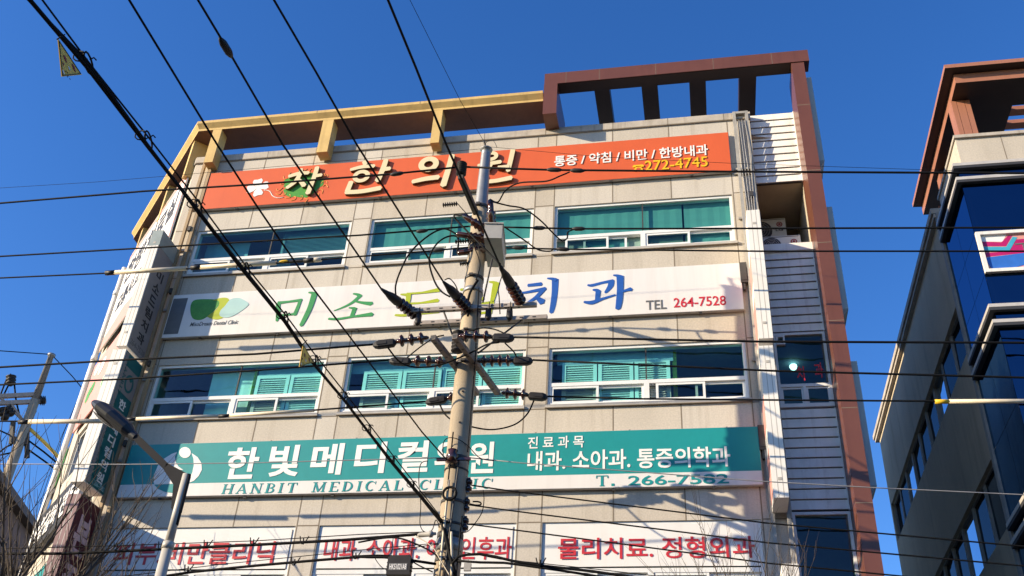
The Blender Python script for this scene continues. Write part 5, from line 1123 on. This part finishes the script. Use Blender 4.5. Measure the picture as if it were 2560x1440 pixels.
for k, pts in enumerate((((262, 830), (215, 950), (160, 1080), (100, 1260)), ((258, 840), (205, 975), (150, 1100), (88, 1265)))):
    P = [lp(*p) for p in pts]; wire('faint thin wire descending across open sky, %s of a pair left of the building corner' % ('upper' if k == 0 else 'lower'), P, .012)

# ================================================================== LEFT GREY BUILDING
zr = 13.0
A_ = atz(-40, 1150, zr); B_ = atz(135, 1392, zr); dl = (B_-A_).normalized(); nl = V(dl.y, -dl.x, 0)
if nl.dot(CPOS-A_) < 0: nl = -nl
E_ = A_-dl*.5; Lw = (B_-A_).length+.5+16
t = thing('grey_building', 'mauve grey building with a dark roof edge behind the bare twigs at the far left', 'building', (E_.x, E_.y, 0))
s = MB(); hl = [(4+i*4.2, 6.6+i*4.2, z, z+1.5) for i in range(int((Lw-6)/4.2)) for z in (2.5, 6.0, 10.0)]
wall_grid(s, V(E_.x, E_.y, 0), dl, nl, Lw, 0, zr-.25, hl, .25)
F_ = E_+dl*Lw; s.face([V(F_.x, F_.y, 0), V(F_.x, F_.y, 0)-nl*9, V(F_.x, F_.y, zr)-nl*9, V(F_.x, F_.y, zr)]); s.face([V(E_.x, E_.y, 0), V(E_.x, E_.y, 0)-nl*9, V(E_.x, E_.y, zr)-nl*9, V(E_.x, E_.y, zr)]); s.face([V(E_.x, E_.y, 0)-nl*9, V(F_.x, F_.y, 0)-nl*9, V(F_.x, F_.y, zr)-nl*9, V(E_.x, E_.y, zr)-nl*9])
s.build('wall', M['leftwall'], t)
s = MB(); s.obox(V((E_.x+F_.x)/2, (E_.y+F_.y)/2, zr-.12)-nl*4.2, dl*Lw/2, nl*4.5, V(0, 0, .12)); s.build('roof', M['iron'], t)
for a, b, c, d_ in hl:
    s = MB(); q = V(E_.x, E_.y, 0)-nl*.15
    s.obox(q+dl*((a+b)/2)+V(0, 0, (c+d_)/2), dl*((b-a)/2), nl*.01, V(0, 0, (d_-c)/2)); s.obox(q+nl*.03+dl*((a+b)/2)+V(0, 0, (c+d_)/2), dl*.03, nl*.02, V(0, 0, (d_-c)/2), 1)
    s.obox(q+nl*.17+dl*((a+b)/2)+V(0, 0, c-.06), dl*((b-a)/2+.1), nl*.05, V(0, 0, .05), 1); s.build('window', [M['sideglass'], M['rack']], t)

# ================================================================== RIGHT GLASS BUILDING
GX = 5.34; GXR = 15.0
t = thing('glass_building', 'dark blue glass building with copper roof canopy and aluminium bands at the right edge', 'building', (GX, 0, 0))
s = MB(); O = V(5.36, 12.75, 0)
strips = [(.15, 10.5, 12.5, 13.62), (.15, 10.5, 8.85, 10.2), (.15, 10.5, 5.4, 6.7), (.15, 10.5, 2.0, 3.4)]
wall_grid(s, O, V(0, -1, 0), V(-1, 0, 0), 12.75-1.9, 0, 15.85, strips, .22)
s.face([(5.36, 12.75, 0), (GXR, 12.75, 0), (GXR, 12.75, 15.85), (5.36, 12.75, 15.85)]); s.face([(GXR, 1.9, 0), (GXR, 12.75, 0), (GXR, 12.75, 15.85), (GXR, 1.9, 15.85)]); s.face([(5.36, 1.9, 15.8), (GXR, 1.9, 15.8), (GXR, 12.75, 15.8), (5.36, 12.75, 15.8)])
s.build('wall', M['greywall'], t)
s = MB(); s.box(5.22, 5.7, 1.95, 13.0, 15.86, 16.0); s.box(5.26, 5.7, 1.96, 12.95, 15.76, 15.857); s.build('eave', M['coping'], t)
s = MB(); s.box(5.30, 5.359, 1.9, 2.05, 0, 15.85); s.build('corner_trim', M['rack'], t)
random.seed(11)
for a, b, c, d_ in strips:
    n = 9
    for i in range(n):
        s0 = a+(b-a)*i/n+.02; s1_ = a+(b-a)*(i+1)/n-.02; y0 = 12.75-s1_; y1 = 12.75-s0
        f = MB(); w_ = .045
        for q in ((y0, y1, c+.01, c+w_), (y0, y1, d_-w_, d_-.01), (y0, y0+w_, c+w_, d_-w_), (y1-w_, y1, c+w_, d_-w_)): f.box(5.43, 5.50, q[0], q[1], q[2], q[3])
        fo = f.build('window', M['rack'], t)
        f = MB(); e1, e2 = random.uniform(-.02, .02), random.uniform(-.02, .02); f.face([(5.47+e1, y0+w_, c+w_), (5.47-e1, y1-w_, c+w_), (5.47-e1+e2, y1-w_, d_-w_), (5.47+e1+e2, y0+w_, d_-w_)]); f.build('pane', M['skyglass' if i in (2, 6) else 'sideglass'], fo)
    s = MB(); s.face([(5.9, 12.75-a, c-.2), (5.9, 12.75-b, c-.2), (5.9, 12.75-b, d_+.2), (5.9, 12.75-a, d_+.2)]); s.build('interior_room', M['acdark'], t)
# glass box
s = MB(); s.box(GX+.05, GXR, .06, 1.9, 0, 15.55); s.build('core', M['acdark'], t)
def gpane(x0, x1, z0, z1):
    p = MB(); p.face([(x0+.006, 0, z0+.006), (x1-.006, 0, z0+.006), (x1-.006, 0, z1-.006), (x0+.006, 0, z1-.006)]); return p.build('pane', M['curtain'], t)
def spane(y0, y1, z0, z1):
    p = MB(); p.face([(GX, y0+.006, z0+.006), (GX, y1-.006, z0+.006), (GX, y1-.006, z1-.006), (GX, y0+.006, z1-.006)]); return p.build('pane', M['curtain'], t)
xs_ = [GX, 6.55, 6.78, 8.4, 10.0, 11.6, 13.2, GXR]
zc_ = [0, 2.0, 4.95, 5.4, 6.9, 8.4, 8.73, 10.2, 11.76, 12.09, 12.84, 13.77, 15.09, 15.55]
for j in range(len(zc_)-1):
    for i in range(len(xs_)-1): gpane(xs_[i], xs_[i+1], zc_[j], zc_[j+1])
    for y0, y1 in ((0, .95), (.95, 1.9)): spane(y0, y1, zc_[j], zc_[j+1])
for z in (15.45, 15.09, 12.09, 11.76, 8.73, 8.40, 5.37, 5.04):
    s = MB(); s.box(GX-.1, GXR, -.1, -.003, z-.03, z+.04); s.box(GX-.1, GX-.003, -.003, 1.88, z-.03, z+.04); s.box(GX-.095, GXR, -.095, -.003, z-.09, z-.031, 1); s.box(GX-.095, GX-.003, -.003, 1.88, z-.09, z-.031, 1); s.build('aluminium_band', [M['trim'], M['acdark']], t)
s = MB()
for x in (6.55, 6.78): s.box(x-.02, x+.02, -.05, -.002, 13.8, 15.0)
for z in (14.2, 14.6): s.box(6.8, 8.4, -.03, -.002, z-.015, z+.015)
s.build('mullion', M['trim'], t)
pt = MB(); pt.box(GX+.1, GXR, 0, .3, 15.56, 16.2); pt.box(GX+.1, GX+.3, .3, 1.9, 15.56, 16.2)
for x in (6.3, 7.5, 8.7): pt.face([(x-.008, -.002, 15.56), (x+.008, -.002, 15.56), (x+.008, -.002, 16.2), (x-.008, -.002, 16.2)], 1)
pt.build('parapet', [M['stone'], M['joint']], t)
s = MB(); s.box(GX+.07, GXR, -.05, .35, 16.203, 16.28); s.box(GX+.07, GX+.35, .351, 1.95, 16.203, 16.28); s.build('coping', M['coping'], t)
# canopy
cv = MB()
c0 = at(2360, 162, -.4); zt_ = c0.z; xl = c0.x
sweep(cv, [(GXR, -.4), (xl, -.4), (xl, 4.2)], [(0, zt_), (0, zt_-.10), (.2, zt_-.11), (.2, zt_-.36), (.5, zt_-.36), (.5, zt_)], [0, 1, 0, 1, 1, 0])  # underside and soffit edges get the brown darkened for shade
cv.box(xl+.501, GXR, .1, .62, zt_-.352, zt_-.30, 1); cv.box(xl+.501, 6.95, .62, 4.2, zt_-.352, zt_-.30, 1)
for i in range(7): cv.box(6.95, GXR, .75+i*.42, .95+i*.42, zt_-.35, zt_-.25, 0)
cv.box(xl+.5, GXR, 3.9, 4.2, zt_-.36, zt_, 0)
cv.build('canopy', [M['rbrown'], M['shadebrown']], t)
for q, y0 in (((2400, 340), .32), ((2345, 420), 2.6)):
    p = at(q[0], q[1], y0); s = MB(); x = p.x
    for a, b in ((0, .10), (.11, .26), (.27, .37)): s.box(x+a, x+b, y0, y0+.3, 15.9, zt_-.37)
    s.box(x+.02, x+.35, y0+.012, y0+.29, 15.9, zt_-.371, 1); s.build('canopy_column', [M['rbrown'], M['shadebrown']], t)
# picture panel on the glass front
a0, a1 = at(2437, 580, -.06), at(2463, 678, -.06)
t2 = thing('picture_panel', 'white framed pink and blue picture panel on the glass front', 'billboard', (GX, -.06, 12.84))
f = MB(); bars(f, GX+.0, GX+4.2, 12.84, 13.77, .07, -.085, -.015); f.build('frame', M['boxwhite'], t2)
PXa, PZa, PW, PH = GX+.07, 12.91, 1.25, .79
def pq(pts, m, k): pn.prism([V(PXa+x*PW, -.03, PZa+y*PH) for x, y in pts], NF, .002+k*.0012, m)
pn = MB(); pn.prism([V(GX+.07, -.03, 12.91), V(GX+4.13, -.03, 12.91), V(GX+4.13, -.03, 13.70), V(GX+.07, -.03, 13.70)], NF, .002, 0)
pq([(0, 1), (.38, 1), (.3, .8), (0, .84)], 1, 1); pq([(0, .84), (.28, .78), (.4, .97), (.46, .97), (.33, .66), (0, .70)], 2, 2)
pq([(0, .68), (.33, .64), (.46, .93), (.52, .9), (.36, .52), (0, .52)], 3, 3); pq([(.0, .5), (.34, .5), (.5, .84), (.66, .8), (.66, .45), (0, .38)], 2, 1); pq([(.5, .84), (2.0, .88), (2.0, .8), (.5, .77)], 2, 3)
pq([(.7, .8), (.98, .83), (.98, .5), (.7, .48)], 4, 4); pq([(1.0, .83), (1.5, .84), (1.5, .5), (1.0, .5)], 5, 4); pq([(.0, .36), (.6, .44), (1.3, .46), (.3, 0), (.05, 0)], 6, 5); pq([(.35, 0), (1.3, .44), (3.2, .44), (3.2, 0)], 4, 6); pq([(.46, .72), (.72, .74), (.72, .7), (.46, .68)], 7, 6); pq([(.56, .7), (.62, .7), (.62, .44), (.56, .44)], 7, 6)
pn.build('picture', [M['pink'], M['ltwhite'], mat('magenta print', (.42, .01, .12), .5), mat('aqua print', (.05, .35, .5), .5), mat('rose print', (.62, .33, .46), .5), M['teal'], mat('cobalt print', (.03, .14, .5), .5), M['greytext']], t2)

# ================================================================== BARE STREET TREES
def tree(label, x, y, h, seed, spread, lean=(0, 0), twigs=3, fork=2.2, r0=.1, dens=1.0):
    rnd_ = random.Random(seed)
    t = thing('bare_tree', label, 'tree', (x, y, 0), 'bare street trees'); tr = MB(); br = MB(); tw = MB()
    def grow(p, d, L, r, lev):
        n = 4; pts = [p]; dd = d.copy()
        for i in range(n):
            dd = (dd+V(rnd_.uniform(-1, 1), rnd_.uniform(-1, 1), rnd_.uniform(-.3, .7))*(.10 if lev < 2 else .16)).normalized(); pts.append(pts[-1]+dd*(L/n))
        rr = [r*(1-.55*i/n) for i in range(n+1)]
        (tr if lev == 0 else br if lev < 2 else tw).tube(pts, rr, 7 if lev == 0 else 5 if lev < 3 else 3)
        if lev >= 4: return
        k = {0: 5, 1: max(2, round(4*dens)), 2: max(2, round(3.6*dens)), 3: twigs}[lev]
        for i in range(k):
            a = 0.3+.7*(i+rnd_.random())/k if lev else .75+.25*rnd_.random(); j = min(int(a*n), n-1); q = pts[j].lerp(pts[j+1], a*n-j)
            az = rnd_.uniform(0, 2*math.pi); up = rnd_.uniform(.6, 1.3)
            nd = (dd*up*.7+V(math.cos(az)*spread, math.sin(az)*spread, rnd_.uniform(.3, .8))).normalized()
            grow(q, nd, L*rnd_.uniform(.55, .8) if lev else (h-fork)*rnd_.uniform(.38, .5), max(r*(.5 if lev else .55), .0035), lev+1)
        if lev: grow(pts[-1], dd, L*.6, r*.45, min(lev+1, 4))
    grow(V(x, y, 0), V(lean[0], lean[1], 1).normalized(), fork, r0, 0)
    tr.build('trunk', M['bark'], t); br.build('branch', M['bark'], t); tw.build('twigs', M['bark'], t)
q = at(30, 1440, -3); tree('bare tree with dense twigs in the lower left corner before the grey building', q.x-.3, -3, 9.6, 5, .55, fork=4.2, r0=.11, dens=1.0, twigs=2)
q = at(130, 1440, -2.2); tree('slim bare tree before the maroon sign box, right of the denser one', q.x-.1, -2.2, 8.0, 9, .5, lean=(.0, 0), fork=4.0, r0=.07, dens=.6, twigs=2)
q = at(1790, 1440, -3.0); tree('slender bare tree with thin twigs before the right window banner', q.x, -3.0, 7.7, 21, .55, fork=4.0, r0=.05, dens=.65, twigs=2)
# ================================================================== ACROSS THE STREET (unseen blocks added behind the viewer to cut low sky light)
M['brick'] = mat('dark brick', (0.17, 0.11, 0.085), 0.85, var=0.2, scale=3)
for i, (x0, x1, h, lb) in enumerate(((-78, -44, 10, 'long unseen brick block added to cut sky light, leftmost'), (-43, -16, 10, 'unseen brick block added to cut sky light, behind the viewer to the left'), (-15, 14, 10, 'unseen brick block added to cut sky light, straight behind the viewer'), (15, 50, 10, 'unseen brick block added to cut sky light, behind the viewer to the right'))):
    t = thing('sky_blocker', lb, 'building', ((x0+x1)/2, -25, 0))
    hl = [(2+k*4, 4.4+k*4, z, z+1.6) for k in range(int((x1-x0-3)/4)) for z in (3.5, 6.8)]
    b_ = MB(); wall_grid(b_, V(x1, -25, 0), V(-1, 0, 0), V(0, 1, 0), x1-x0, 0, h, hl, .2); b_.box(x0, x1, -36, -25.25, 0, h-.3); b_.build('wall', M['brick'], t)
    b_ = MB()
    for a, b, c, d_ in hl: b_.face([(x1-a, -25.18, c), (x1-b, -25.18, c), (x1-b, -25.18, d_), (x1-a, -25.18, d_)])
    b_.build('window_glazing', M['sideglass'], t)
